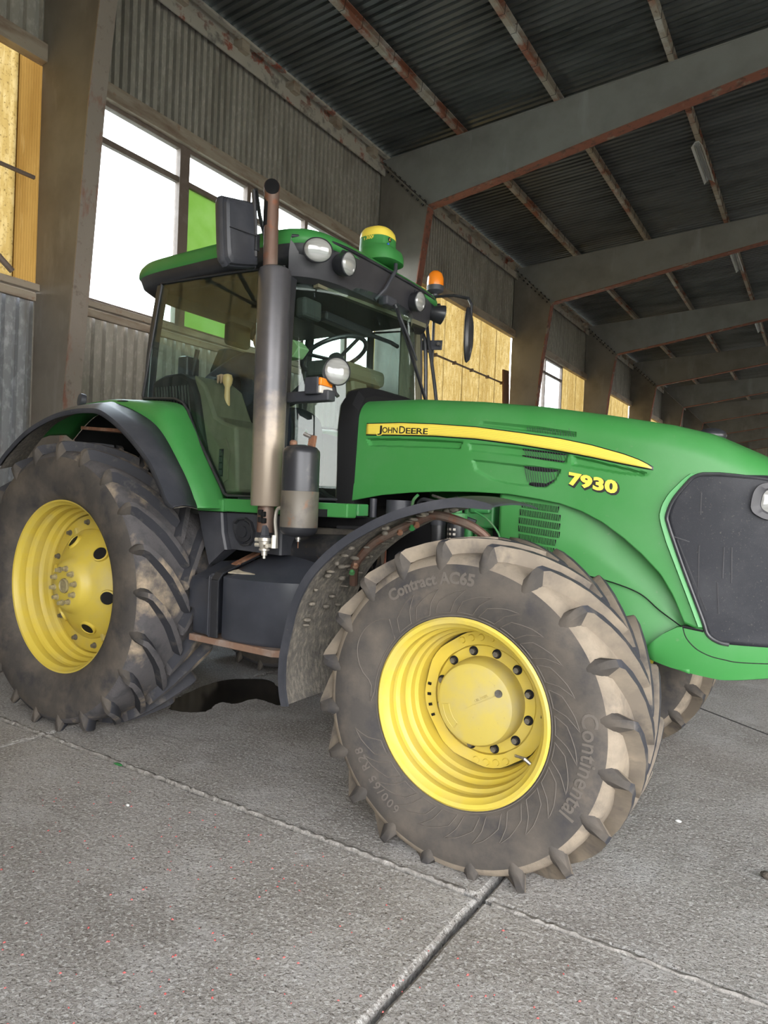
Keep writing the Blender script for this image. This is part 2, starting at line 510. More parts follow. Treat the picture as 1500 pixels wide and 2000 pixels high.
# ================================================================== the hall
WX, FX = -2.70, 12.30            # inner face of the long wall, open far side
C0, CS = 0.10, 6.15              # first frame and frame spacing along y
KMIN, KMAX = -1, 9
RID = 4.80                       # ridge line
def cy(k): return C0 + CS * k
def ztop(x): return 7.47 + 0.057 * ((x if x <= RID else 2 * RID - x) - WX)
def corr(mb, u0, u1, pitch, depth, put, vs, m=0):
    """trapezoidal ribbed sheet; put(u, v, d) gives the point"""
    n = max(1, round((u1 - u0) / pitch))
    p = (u1 - u0) / n
    us = []
    for i in range(n):
        a = u0 + i * p
        us += [(a, 0), (a + p * 0.54, 0), (a + p * 0.60, depth), (a + p * 0.94, depth)]
    us.append((u1, 0))
    mb.grid([[Vector(put(u, v, d)) for (u, d) in us] for v in vs], m)
    return mb

floor = struct(empty('floor'), 'rough grey concrete slab floor of the hall')
slab_x = [-2.75, 0.10, 3.05, 6.00, 8.95, 12.4]
slab_y = [-7.31, -1.36, 4.6, 10.5, 16.4, 22.3, 28.2, 34.1, 40, 46, 55.6]
def slab(x0, x1, y0, y1, parent):
    g = 0.009
    near = y0 < 5
    def edge(a, b, n):
        return [a + (b - a) * i / n for i in range(n + 1)]
    nx, ny = (26, 44) if near else (4, 4)
    xs, ys = edge(x0 + g, x1 - g, nx), edge(y0 + g, y1 - g, ny)
    per = [(x, ys[0]) for x in xs] + [(xs[-1], y) for y in ys[1:]] + [(x, ys[-1]) for x in xs[::-1][1:]] + [(xs[0], y) for y in ys[::-1][1:-1]]
    cx, cyy = (x0 + x1) / 2, (y0 + y1) / 2
    top, sh, bot = [], [], []
    for (x, y) in per:
        j = (random.random() - 0.5) * 0.012 if near else 0
        dx, dy = (1 if x < cx else -1), (1 if y < cyy else -1)
        ex = abs(x - x0) < 0.02 or abs(x - x1) < 0.02
        ey = abs(y - y0) < 0.02 or abs(y - y1) < 0.02
        def off(t):
            return (x + (dx * t if ex else 0), y + (dy * t if ey else 0))
        a = off(0.014 + abs(j)); b = off(max(0, j))
        top.append(Vector((a[0], a[1], 0)))
        sh.append(Vector((b[0], b[1], -0.012)))
        bot.append(Vector((b[0], b[1], -0.12)))
    return MB().loft([bot, sh, top], True, False, True).build('slab', 'concrete', parent, smooth=25)
for i in range(len(slab_x) - 1):
    for j in range(len(slab_y) - 1):
        slab(slab_x[i], slab_x[i + 1], slab_y[j], slab_y[j + 1], floor)
MB().bb((-2.9, -7.31, -0.16), (12.4, 55.6, -0.05)).build('joint_bed', 'joint_dark', floor, smooth=0)
# crumbling mortar lying proud in the joints
def mortar(p0, p1, w, h, n):
    mb = MB()
    A, B = Vector(p0), Vector(p1)
    d = (B - A).normalized()
    sd = Vector((-d.y, d.x, 0))
    rings = []
    for i in range(n + 1):
        c = A + (B - A) * i / n + sd * random.uniform(-0.004, 0.004)
        ww = w * random.uniform(0.5, 1.25)
        hh = h * random.uniform(0.1, 1.0)
        rings.append([c - sd * ww + Vector((0, 0, -0.012)), c - sd * ww * 0.45 + Vector((0, 0, hh)), c + sd * ww * 0.5 + Vector((0, 0, hh * random.uniform(0.5, 1))), c + sd * ww + Vector((0, 0, -0.012))])
    mb.grid(rings)
    return mb.build('mortar_joint', 'mortar', floor, smooth=60)
mortar((-2.6, -1.352, 0), (2.98, -1.352, 0), 0.020, 0.012, 260)
mortar((3.10, -1.366, 0), (9.0, -1.366, 0), 0.018, 0.010, 220)
mortar((0.10, -1.40, 0), (0.10, -7.2, 0), 0.008, 0.002, 160)
MB().add([(3.25, 2.155, 0.001), (4.6, 1.09, 0.001), (4.61, 1.105, 0.001), (3.26, 2.175, 0.001), (3.25, 2.155, -0.01), (4.6, 1.09, -0.01), (4.61, 1.105, -0.01), (3.26, 2.175, -0.01)],
         [(0, 1, 2, 3), (0, 4, 5, 1), (1, 5, 6, 2), (2, 6, 7, 3), (3, 7, 4, 0)]).build('crack', 'joint_dark', floor, smooth=0)
struct(MB().bb((-120, -120, -0.5), (120, 140, -0.2)).build('ground', 'outdoor_ground', None, smooth=0), 'open ground outside the hall')

# ---- long wall: ribbed steel above and below, a band of windows and yellow sheets between
wall = struct(empty('wall_left'), 'long wall of ribbed steel sheet with a band of windows and yellow sheets')
Z_SILL, Z_HEAD, Z_EAVE = 3.50, 5.78, 7.34
for k in range(KMIN, KMAX):
    a, b = cy(k), cy(k + 1)
    pitch = 0.105 if k >= 0 else 0.16
    corr(MB(), a, b, pitch, 0.05, lambda u, v, d: (WX - d, u, v), (Z_HEAD + 0.1, Z_EAVE + 0.25)).build('upper_sheet', 'galv_dark', wall, smooth=0)
    corr(MB(), a, b, 0.14, 0.055, lambda u, v, d: (WX - d, u, v), (0.0, Z_SILL - 0.06)).build('lower_sheet', 'galv_light' if k < 0 else 'galv_dark', wall, smooth=0)
    # head girt (channel) and sill girt
    MB().bb((WX, a, Z_HEAD - 0.02), (WX + 0.12, b, Z_HEAD + 0.16)).bb((WX, a, Z_HEAD + 0.16), (WX + 0.045, b, Z_HEAD + 0.20)).build('head_girt', 'girt_paint', wall, smooth=0, bevel=0.006)
    MB().bb((WX, a, Z_SILL - 0.01), (WX + 0.11, b, Z_SILL + 0.06)).bb((WX, a, Z_SILL - 0.10), (WX + 0.05, b, Z_SILL - 0.02)).build('sill_girt', 'girt_paint', wall, smooth=0, bevel=0.006)
    # eave channel
    MB().bb((WX + 0.02, a, 7.26), (WX + 0.10, b, 7.29)).bb((WX + 0.09, a, 7.20), (WX + 0.115, b, 7.36)).bb((WX + 0.12, a, 7.48), (WX + 0.20, b, 7.515)).bb((WX + 0.01, a, 7.36), (WX + 0.03, b, 7.62)).build('eave_channel', 'eave_paint', wall, smooth=0, bevel=0.004)
    if k >= -1:
        mb = MB()
        for q in range(6):
            yy = a + 0.5 + q * 1.03
            mb.bb((WX + 0.03, yy, 7.34), (WX + 0.19, yy + 0.14, 7.50))
        mb.build('eave_cleat', 'girt_paint', wall, smooth=0)

def fibre_panels(k, a, b, z0, z1, n, brown=()):
    w = (b - a) / n
    for i in range(n):
        y0, y1 = a + i * w, a + (i + 1) * w + 0.03
        mb = MB()
        m = 36
        rows = []
        for z in (z0, z1):
            rows.append([Vector((WX - 0.03 - 0.012 * math.cos(2 * PI * 12 * q / m) - (0.006 if i % 2 else 0.0), y0 + (y1 - y0) * q / m, z)) for q in range(m + 1)])
        mb.grid(rows)
        mb.build('yellow_sheet', 'fibreglass_brown' if i in brown else 'fibreglass', wall, smooth=80)
def rail(a, b, z):
    mb = MB().tube([(WX + 0.03, a, z), (WX + 0.03, b, z)], 0.022, 8)
    n = 7
    for i in range(n):
        y = a + (b - a) * (i + 0.5) / n
        mb.bb((WX - 0.02, y - 0.02, z - 0.035), (WX + 0.062, y + 0.02, z + 0.035))
    mb.build('wind_rail', 'frame_paint', wall, smooth=40)
for (y0, z0, y1, z1) in ((-5.9, 3.6, -3.0, 5.75), (-3.0, 5.75, -0.2, 3.6), (-3.0, 3.6, -3.0, 5.75), (-4.6, 5.75, -5.9, 4.6)):
    MB().tube([(WX + .14, y0, z0), (WX + .14, y1, z1)], .03, 8).build('brace', 'frame_paint', wall)
wn = 0
def window(a, b, mull, special=None, tr=5.34):
    global wn
    wn += 1
    w = struct(empty('window_%d' % wn), 'glazed steel window in the long wall')
    x0, x1 = WX - 0.03, WX + 0.05
    z0, z1 = Z_SILL + 0.05, Z_HEAD - 0.02
    MB().bb((x0, a, z0), (x1, a + 0.06, z1)).bb((x0, b - 0.06, z0), (x1, b, z1)).bb((x0, a, z0), (x1, b, z0 + 0.05)).bb((x0, a, z1 - 0.05), (x1, b, z1)).build('window_frame', 'frame_paint', w, smooth=0, bevel=0.005)
    for i, (y, ww) in enumerate(mull):
        MB().bb((x0, y - ww / 2, z0), (x1 + 0.01, y + ww / 2, z1)).build('mullion', 'frame_paint', w, smooth=0, bevel=0.005)
    ys = [a] + [m[0] for m in mull] + [b]
    for i in range(len(ys) - 1):
        MB().bb((x0 + 0.01, ys[i], tr - 0.035), (x1 - 0.01, ys[i + 1], tr + 0.035)).build('transom', 'frame_paint', w, smooth=0, bevel=0.004)
        MB().bb((WX - 0.004, ys[i], tr), (WX + 0.002, ys[i + 1], z1)).build('pane', 'glass_pane', w, smooth=0)
        MB().bb((WX - 0.004, ys[i], z0), (WX + 0.002, ys[i + 1], tr)).build('pane', 'green_panel' if special == i else 'glass_pane', w, smooth=0)
fibre_panels(-1, cy(-1) + .1, -.12, Z_SILL + .04, Z_HEAD + .02, 7)
fibre_panels(-1, -.12, cy(0) + .06, Z_SILL + .04, Z_HEAD + .02, 1, brown=(0,))
rail(cy(-1) + .1, cy(0) - .05, 4.62)
window(cy(0) + 0.12, cy(1) - 0.1, [(1.91, 0.15), (3.02, 0.07), (4.24, 0.07), (5.35, 0.07)], special=1)
fibre_panels(1, cy(1) + .05, cy(2) + .02, Z_SILL + .04, Z_HEAD + .02, 7)
rail(cy(1) + .1, cy(2) - .1, 4.55)
window(cy(2) + 0.12, cy(2) + 3.9, [(cy(2) + .95, .06), (cy(2) + 2.4, .06)])
fibre_panels(2, cy(2) + 3.9, cy(3) + .02, Z_SILL + .04, Z_HEAD + .02, 3)
fibre_panels(3, cy(3) + .05, cy(4) + .02, Z_SILL + .04, Z_HEAD + .02, 7)
window(cy(4) + 0.12, cy(4) + 3.0, [(cy(4) + 1.5, .06)])
fibre_panels(4, cy(4) + 3.0, cy(5) + .02, Z_SILL + .04, Z_HEAD + .02, 4)
for k in range(5, KMAX):
    fibre_panels(k, cy(k) + .05, cy(k + 1) - .05, Z_SILL + .04, Z_HEAD + .02, 4)

# ---- portal frames: tapered columns and rafters, one thing each
def bolt_at(mb, p, ax, r=0.014, h=0.02):
    p = Vector(p); a = Vector(ax).normalized()
    mb.cyl(p, p + a * h, r, r, 6)
KNEE0, KNEE1 = Vector((WX + 0.03, 0, 7.44)), Vector((-1.70, 0, 6.50))
def frame(k, mirror):
    y = cy(k)
    def X(x): return x if not mirror else 2 * RID - x
    col = struct(empty('column', loc=(X(WX + 0.2), y, 0)), 'tapered grey steel column of the hall frame')
    inv = Matrix.Translation((-X(WX + 0.2), -y, 0))
    def P(o):
        o.parent = col
        o.matrix_parent_inverse = inv
    flange_in = [(-2.33, 0.0), (-2.12, 2.4), (-1.88, 5.2), (-1.70, 6.50)]
    P(MB().prism([(X(WX + .02), 0)] + [(X(a), b) for a, b in flange_in] + [(X(WX + .03), 7.44)], 'xz', y, y + 0.16).build('web', 'column_paint', None, smooth=0))
    mb = MB()
    for (a, b), (c, d) in zip(flange_in, flange_in[1:]):
        mb.bar((X(a), y + .08, b), (X(c), y + .08, d), 0.175, 0.018, (1, 0, 0.1))
    P(mb.build('inner_flange', 'flange_rust' if k == 0 else 'flange_red', None, smooth=0))
    kd = (KNEE1 - KNEE0).normalized()
    pl = MB().bar((X(KNEE0.x), y + .05, KNEE0.z), (X(KNEE1.x), y + .05, KNEE1.z), 0.23, 0.03, (kd.z, 0, -kd.x) if not mirror else (kd.z, 0, kd.x))
    P(pl.build('knee_plate', 'column_paint', None, smooth=0))
    if not mirror and -1 <= k <= 4:
        nn = Vector((kd.z, 0, -kd.x))
        if nn.z < 0: nn = -nn
        for i in range(9):
            mb = MB()
            q = KNEE0 + (KNEE1 - KNEE0) * (0.07 + i * 0.107)
            bolt_at(mb, (q.x + nn.x * 0.014, y - 0.035, q.z + nn.z * 0.014), nn, 0.022, 0.035)
            bolt_at(mb, (q.x - nn.x * 0.014, y - 0.035, q.z - nn.z * 0.014), -nn, 0.022, 0.035)
            P(mb.build('bolt', 'dark_wire', None, smooth=0))
    raf = struct(empty('rafter', loc=(X(-1.7), y, 6.5)), 'tapered grey steel roof rafter with a rusty lower flange')
    inv2 = Matrix.Translation((-X(-1.7), -y, -6.5))
    def Q(o):
        o.parent = raf
        o.matrix_parent_inverse = inv2
    low = [(-1.69, 6.52), (-0.3, 6.73), (0.96, 6.94), (2.28, 7.15), (3.25, 7.30), (RID, 7.44)]
    top = [(WX + 0.05, ztop(WX + 0.05)), (RID, ztop(RID))]
    Q(MB().prism([(X(a), b) for a, b in low] + [(X(a), b) for a, b in top[::-1]], 'xz', y, y + .15).build('web', 'rafter_paint', None, smooth=0))
    mb = MB()
    for (a, b), (c, d) in zip(low, low[1:]):
        mb.bar((X(a), y + .08, b), (X(c), y + .08, d), 0.19, 0.02)
    Q(mb.build('lower_flange', 'flange_red', None, smooth=0))
    Q(MB().bar((X(top[0][0]), y + .08, top[0][1]), (X(RID), y + .08, ztop(RID)), 0.18, 0.018).build('upper_flange', 'rafter_paint', None, smooth=0))
for k in range(KMIN + 1, KMAX + 1):
    frame(k, False)
    frame(k, True)

# ---- roof: purlins and ribbed sheets
ceil = struct(empty('ceiling', loc=(0, 0, 0)), 'ribbed steel roof sheets on purlins')
PUR = [-1.17, 0.45, 2.07, 3.69]
for k in range(KMIN, KMAX):
    a, b = cy(k), cy(k + 1)
    for side in (0, 1):
        xs = (WX - 0.3, RID) if side == 0 else (RID, FX + 0.3)
        corr(MB(), a, b, 0.125, 0.035, lambda u, v, d: (v, u, ztop(v) + 0.175 + d), xs).build('roof_sheet', 'roof_galv', ceil, smooth=0)
        for x in PUR:
            if side: x = 2 * RID - x
            z = ztop(x)
            mb = MB().bb((x - .035, a, z + .01), (x - .025, b, z + .165)).bb((x - .035, a, z + .008), (x + .04, b, z + .02)).bb((x + .03, a, z + .02), (x + .04, b, z + .05)).bb((x - .035, a, z + .155), (x + .04, b, z + .165))
            pu = mb.build('purlin', 'purlin_paint', ceil, smooth=0)
            if side == 0 and -1 <= k <= 1:
                mb = MB()
                n = 16
                for i in range(n):
                    y = a + (i + .5) * CS / n
                    mb.tube([(x - .045, y, z + .175), (x - .045, y, z - .004), (x + .05, y, z - .004), (x + .05, y + .03, z + .175)], 0.004, 4)
                h = mb.build('wire_tie', 'dark_wire', pu, smooth=0)
                h['kind'] = 'stuff'
# far gable and near gable
we = struct(empty('wall_back'), 'dark ribbed steel gable wall at the far end of the hall')
corr(MB(), WX, FX, 0.2, 0.04, lambda u, v, d: (u, cy(KMAX) + 0.1 + d, v), (0, 8.2)).build('gable_sheet', 'galv_dark', we, smooth=0)
for x in (-1.2, 1.6, 4.8):
    MB().bb((x - .1, cy(KMAX) - .12, 0), (x + .1, cy(KMAX) + .08, 7.9)).build('gable_post', 'column_paint', we, smooth=0)
MB().bb((WX, cy(KMAX) - .02, 5.3), (FX, cy(KMAX) + .08, 5.5)).build('gable_girt', 'column_paint', we, smooth=0)
wf = struct(empty('wall_front'), 'gable wall of ribbed sheets behind the viewer with an open gateway')
GY = cy(KMIN) - 0.05
GX0, GX1, GZ = 3.8, 12.0, 4.7
def gable_panel(x0, x1, z0, z1, nm='yellow_sheet', mt='fibreglass'):
    m = 24
    MB().grid([[Vector((x0 + (x1 - x0) * q / m, GY - 0.02 * math.cos(2 * PI * 6 * q / m), z)) for q in range(m + 1)] for z in (z0, z1)]).build(nm, mt, wf, smooth=80)
x = WX
while x < FX - 0.1:
    x1 = min(x + 1.0, FX)
    z0 = GZ if (x1 > GX0 + .01 and x < GX1 - .01) else 0.0
    if z0 == 0.0:
        gable_panel(x, x1, 0.0, 3.5, 'gable_sheet', 'galv_light')
        gable_panel(x, x1, 3.5, 5.8)
        gable_panel(x, x1, 5.8, ztop((x + x1) / 2) + .17, 'gable_sheet', 'galv_light')
    else:
        gable_panel(x, x1, z0, ztop((x + x1) / 2) + .17, 'gable_sheet', 'galv_light')
    x = x1
for (p, q) in (((GX0, GZ), (GX0, 0)), ((GX1, GZ), (GX1, 0)), ((WX, GZ), (FX, GZ)), ((WX, 2.8), (GX0, 2.8)), ((-2.4, 2.9), (2.0, 4.6)), ((1.4, 5.1), (3.0, 7.5)), ((3.0, 7.5), (4.8, 5.1)), ((4.8, 5.1), (6.4, 7.5)), ((6.4, 7.5), (8.2, 5.1))):
    MB().bar((p[0], GY + .08, p[1]), (q[0], GY + .08, q[1]), 0.1, 0.1, (0, 1, 0)).build('gable_bar', 'frame_paint', wf, smooth=0)
for (x0, x1) in ((WX, WX + .2), (FX - .2, FX)):
    MB().bb((x0, GY, 0), (x1, GY + .2, 7.6)).build('corner_post', 'column_paint', wf, smooth=0)

wr = struct(empty('wall_right'), 'opposite long wall of ribbed steel with yellow sheets, open towards the near end')
for k in range(KMIN, 0):        # open bays near the viewer, sheeted above
    corr(MB(), cy(k), cy(k + 1), 0.14, 0.05, lambda u, v, d: (FX + d, u, v), (5.2, 7.6)).build('wall_sheet', 'galv_dark', wr, smooth=0)
for k in range(0, KMAX):
    a, b = cy(k), cy(k + 1)
    for (z0, z1) in ((0, 3.5), (5.8, 7.6)) if k not in (2, 3) else ((0, 7.6),):
        corr(MB(), a, b, 0.14, 0.05, lambda u, v, d: (FX + d, u, v), (z0, z1)).build('wall_sheet', 'galv_dark', wr, smooth=0)
    if k in (2, 3):
        continue
    if k in (0, 1):
        MB().grid([[Vector((FX + .03 + .012 * math.cos(2 * PI * q / 4), a + CS * q / 160, z)) for q in range(161)] for z in (3.5, 5.8)]).build('yellow_sheet', 'fibreglass', wr, smooth=80)
    else:
        for q in range(6):
            MB().bb((FX - .02, a + q * CS / 5 - .03, 3.5), (FX + .04, a + q * CS / 5 + .03, 5.8)).build('window_post', 'frame_paint', wr, smooth=0)

# ---- ceiling lights
def ceiling_light(x, y0, label):
    z = ztop(x) - 0.02
    t = tag(empty('ceiling_light', loc=(x, y0 + .75, z)), label, 'lamp', 'strip lights under the roof')
    def P(o):
        o.parent = t
        o.matrix_parent_inverse = Matrix.Translation((-x, -y0 - .75, -z))
    x -= 0.05
    P(MB().prism([(x - .09, z - .11), (x - .03, z - .03), (x + .03, z - .03), (x + .09, z - .11), (x + .085, z - .115), (x + .03, z - .045), (x - .03, z - .045), (x - .085, z - .115)], 'xz', y0, y0 + 1.5).build('reflector', 'lamp_white', None, smooth=0))
    for dx in (-.035, .035):
        P(MB().cyl((x + dx, y0 + .04, z - .075), (x + dx, y0 + 1.46, z - .075), 0.014, None, 10).build('tube', 'lens_clear', None))
    for yy in (y0 + .25, y0 + 1.25):
        P(MB().bb((x - .012, yy - .012, z - .035), (x + .012, yy + .012, z + .03)).build('hanger', 'dark_wire', None, smooth=0))
ceiling_light(2.07, 8.5, 'white strip light under the roof, nearest of the strip lights')
ceiling_light(2.07, 13.9, 'white strip light under the roof, second from the viewer behind the rafter')
ceiling_light(2.07, 20.5, 'white strip light under the roof, farthest of the strip lights')

# ---- loose things on the floor
def blob(name, pts, z, material, label, cat):
    vs = smooth_pts([(p[0], p[1], z) for p in pts] + [(pts[0][0], pts[0][1], z)], 6)[:-1]
    vs = [Vector((v.x + random.uniform(-.008, .008), v.y + random.uniform(-.008, .008), z)) for v in vs]
    lo = [Vector((v.x, v.y, 0.0005)) for v in vs]
    return tag(MB().loft([lo, vs], True, False, True).build(name, material, None, smooth=0), label, cat)
blob('oil_puddle', [(0.268, -0.536), (0.115, -0.336), (0.008, 0.04), (0.024, 0.304), (0.243, 0.498), (0.499, 0.367), (0.731, 0.191), (0.799, 0.026), (0.556, 0.042), (0.533, -0.149), (0.422, -0.194), (0.501, -0.417), (0.368, -0.529)], 0.003, 'oil', 'dark wet oil puddle on the concrete under the tractor', 'puddle')
def pebble(name, p, r, material, label, cat):
    mb = MB().sphere((0, 0, 0), r, 9, 6)
    mb.v = [(x + random.uniform(-.15, .15) * r[0], y + random.uniform(-.15, .15) * r[1], z + random.uniform(-.1, .1) * r[2]) for x, y, z in mb.v]
    lo = min(v[2] for v in mb.v)
    mb.v = [(x + p[0], y + p[1], z - lo) for x, y, z in mb.v]
    return tag(mb.build(name, material, None, smooth=50), label, cat)
pebble('plaster_crumb', (3.566, -0.169), (.015, .01, .007), 'pebble', 'tiny white crumb on the floor right of the front wheel', 'crumb')
pebble('earth_clod', (3.975, -0.505), (.03, .022, .016), 'clod', 'small dark clod of earth at the right edge of the floor', 'clod')
pebble('leaf_scrap', (0.863, -1.385), (.034, .012, .006), 'scrap_green', 'small green scrap lying on the floor joint by the rear wheel', 'scrap')
pebble('chip_stone', (1.33, -1.676), (.011, .008, .006), 'pebble', 'pale stone chip on the floor in front of the rear wheel', 'chip')
mb = MB()
for i in range(330):
    x, y = random.uniform(0.9, 4.2), random.uniform(-3.0, -1.45)
    r = random.uniform(.0022, .0045)
    a = random.random() * 6
    c, s_ = math.cos(a), math.sin(a)
    q = [(x + r * 1.5 * c, y + r * 1.5 * s_), (x - r * s_, y + r * c), (x - r * 1.5 * c, y - r * 1.5 * s_), (x + r * s_, y - r * c)]
    mb.add([(u, v, 0.0005) for u, v in q] + [(x, y, r * 1.2)], [(0, 1, 4), (1, 2, 4), (2, 3, 4), (3, 0, 4)])
tag(mb.build('spilled_seed', 'seed', None, smooth=0), 'scattered tiny pink seed grains on the concrete', 'seed', kind='stuff')
# leaning board by the second column
bd = tag(empty('wooden_board', loc=(-2.35, 11.95, 0)), 'brown wooden board leaning against the second column beyond the cab', 'board')
o = MB().bar((-2.42, 12.02, 0.02), (-2.52, 11.72, 4.82), 0.34, 0.04, (1, 0, 0)).build('plank', 'wood_board', None, smooth=0, bevel=0.004)
o.parent = bd
o.matrix_parent_inverse = Matrix.Translation((2.35, -11.95, 0))

# ================================================================== the tractor
T = tag(empty('tractor'), 'big green farm tractor with yellow wheels and a tall exhaust stack, parked on concrete', 'tractor')

# ---- wheels
def tyre_profile(W, rb, Rc):
    return [(-W * .40, rb - .005), (-W * .435, rb + .012), (-W * .462, rb + .045), (-W * .488, rb + .38 * (Rc - rb)), (-W * .50, rb + .55 * (Rc - rb)), (-W * .497, rb + .70 * (Rc - rb)),
            (-W * .482, Rc - .050), (-W * .455, Rc - .022), (-W * .40, Rc - .008), (-W * .25, Rc), (-W * .1, Rc + .004), (0, Rc + .005)]
def tyre(W, rb, R, h, nl, axle_z, side, phase, mats, name, parent, loc):
    """outer face towards -y when side = 1"""
    Rc = R - h
    pr = tyre_profile(W, rb, Rc)
    pr = pr + [(-a, r) for a, r in pr[::-1][1:]]
    mb = MB()
    n = 160
    k = len(pr)
    vs = []
    for (a, r) in pr:
        for j in range(n):
            q = 2 * PI * j / n
            vs.append((r * math.cos(q), a, r * math.sin(q)))
    mb.v = vs
    for i in range(k - 1):
        am = abs((pr[i][0] + pr[i + 1][0]) / 2)
        m_ = 1 if am < W * .47 and (pr[i][1] + pr[i + 1][1]) / 2 > Rc - .05 else 0
        for j in range(n):
            j2 = (j + 1) % n
            mb.f.append([i * n + j, i * n + j2, (i + 1) * n + j2, (i + 1) * n + j])
            mb.mi.append(m_)
    dl = 0.62 * W / R
    for sgn in (-1, 1):
        for i in range(nl):
            th0 = phase + 2 * PI * (i + (0 if sgn < 0 else .5)) / nl
            st = []
            # (axial fraction, base r, top axial fraction, top r, half widths base/top, s)
            key = [(.470, Rc - .100, .490, Rc - .080, .014, .006, -.02), (.475, Rc - .070, .500, Rc - .035, .026, .011, -.01), (.462, Rc - .035, .498, Rc + h * .40, .034, .015, 0.0),
                   (.44, Rc - .012, .474, R - .014, .034, .015, .03), (.40, Rc - .01, .43, R - .004, .035, .017, .08), (.30, Rc - .008, .31, R, .036, .019, .30), (.20, Rc - .006, .20, R + .002, .037, .020, .52),
                   (.10, Rc - .006, .10, R + .003, .042, .023, .76), (.02, Rc - .006, .02, R + .003, .042, .024, .95), (-.035, Rc - .006, -.02, R + .002, .030, .016, 1.05)]
            for (ab, rbse, at, rt, wb, wt, s_) in key:
                th = th0 - dl * (max(0, s_) ** 1.15 if s_ > 0 else s_)
                slant = 1.0 + .35 * min(1, max(0, s_ * 4))
                row = []
                for (aa, rr, hw) in ((ab, rbse, -wb), (at, rt, -wt), (at, rt, wt), (ab, rbse, wb)):
                    q = th + hw * slant / rr
                    row.append((rr * math.cos(q), sgn * aa * W, rr * math.sin(q)))
                st.append(row)
            b = len(mb.v)
            for row in st:
                mb.v += row
            for r_ in range(len(st) - 1):
                for c_ in range(3):
                    a0 = b + r_ * 4 + c_
                    mb.f.append([a0, a0 + 1, a0 + 5, a0 + 4])
                    mb.mi.append(2 if c_ == 1 and r_ > 2 else (0 if r_ < 3 else 3))
            mb.f.append([b, b + 1, b + 2, b + 3]); mb.mi.append(0)
            e = b + (len(st) - 1) * 4
            mb.f.append([e + 3, e + 2, e + 1, e]); mb.mi.append(2)
    out = []
    for (x, y, z) in mb.v:
        if z < -axle_z:
            z = -axle_z
        out.append((x, y * side, z))
    mb.v = out
    return mb.build(name, mats, parent, smooth=38, loc=loc)

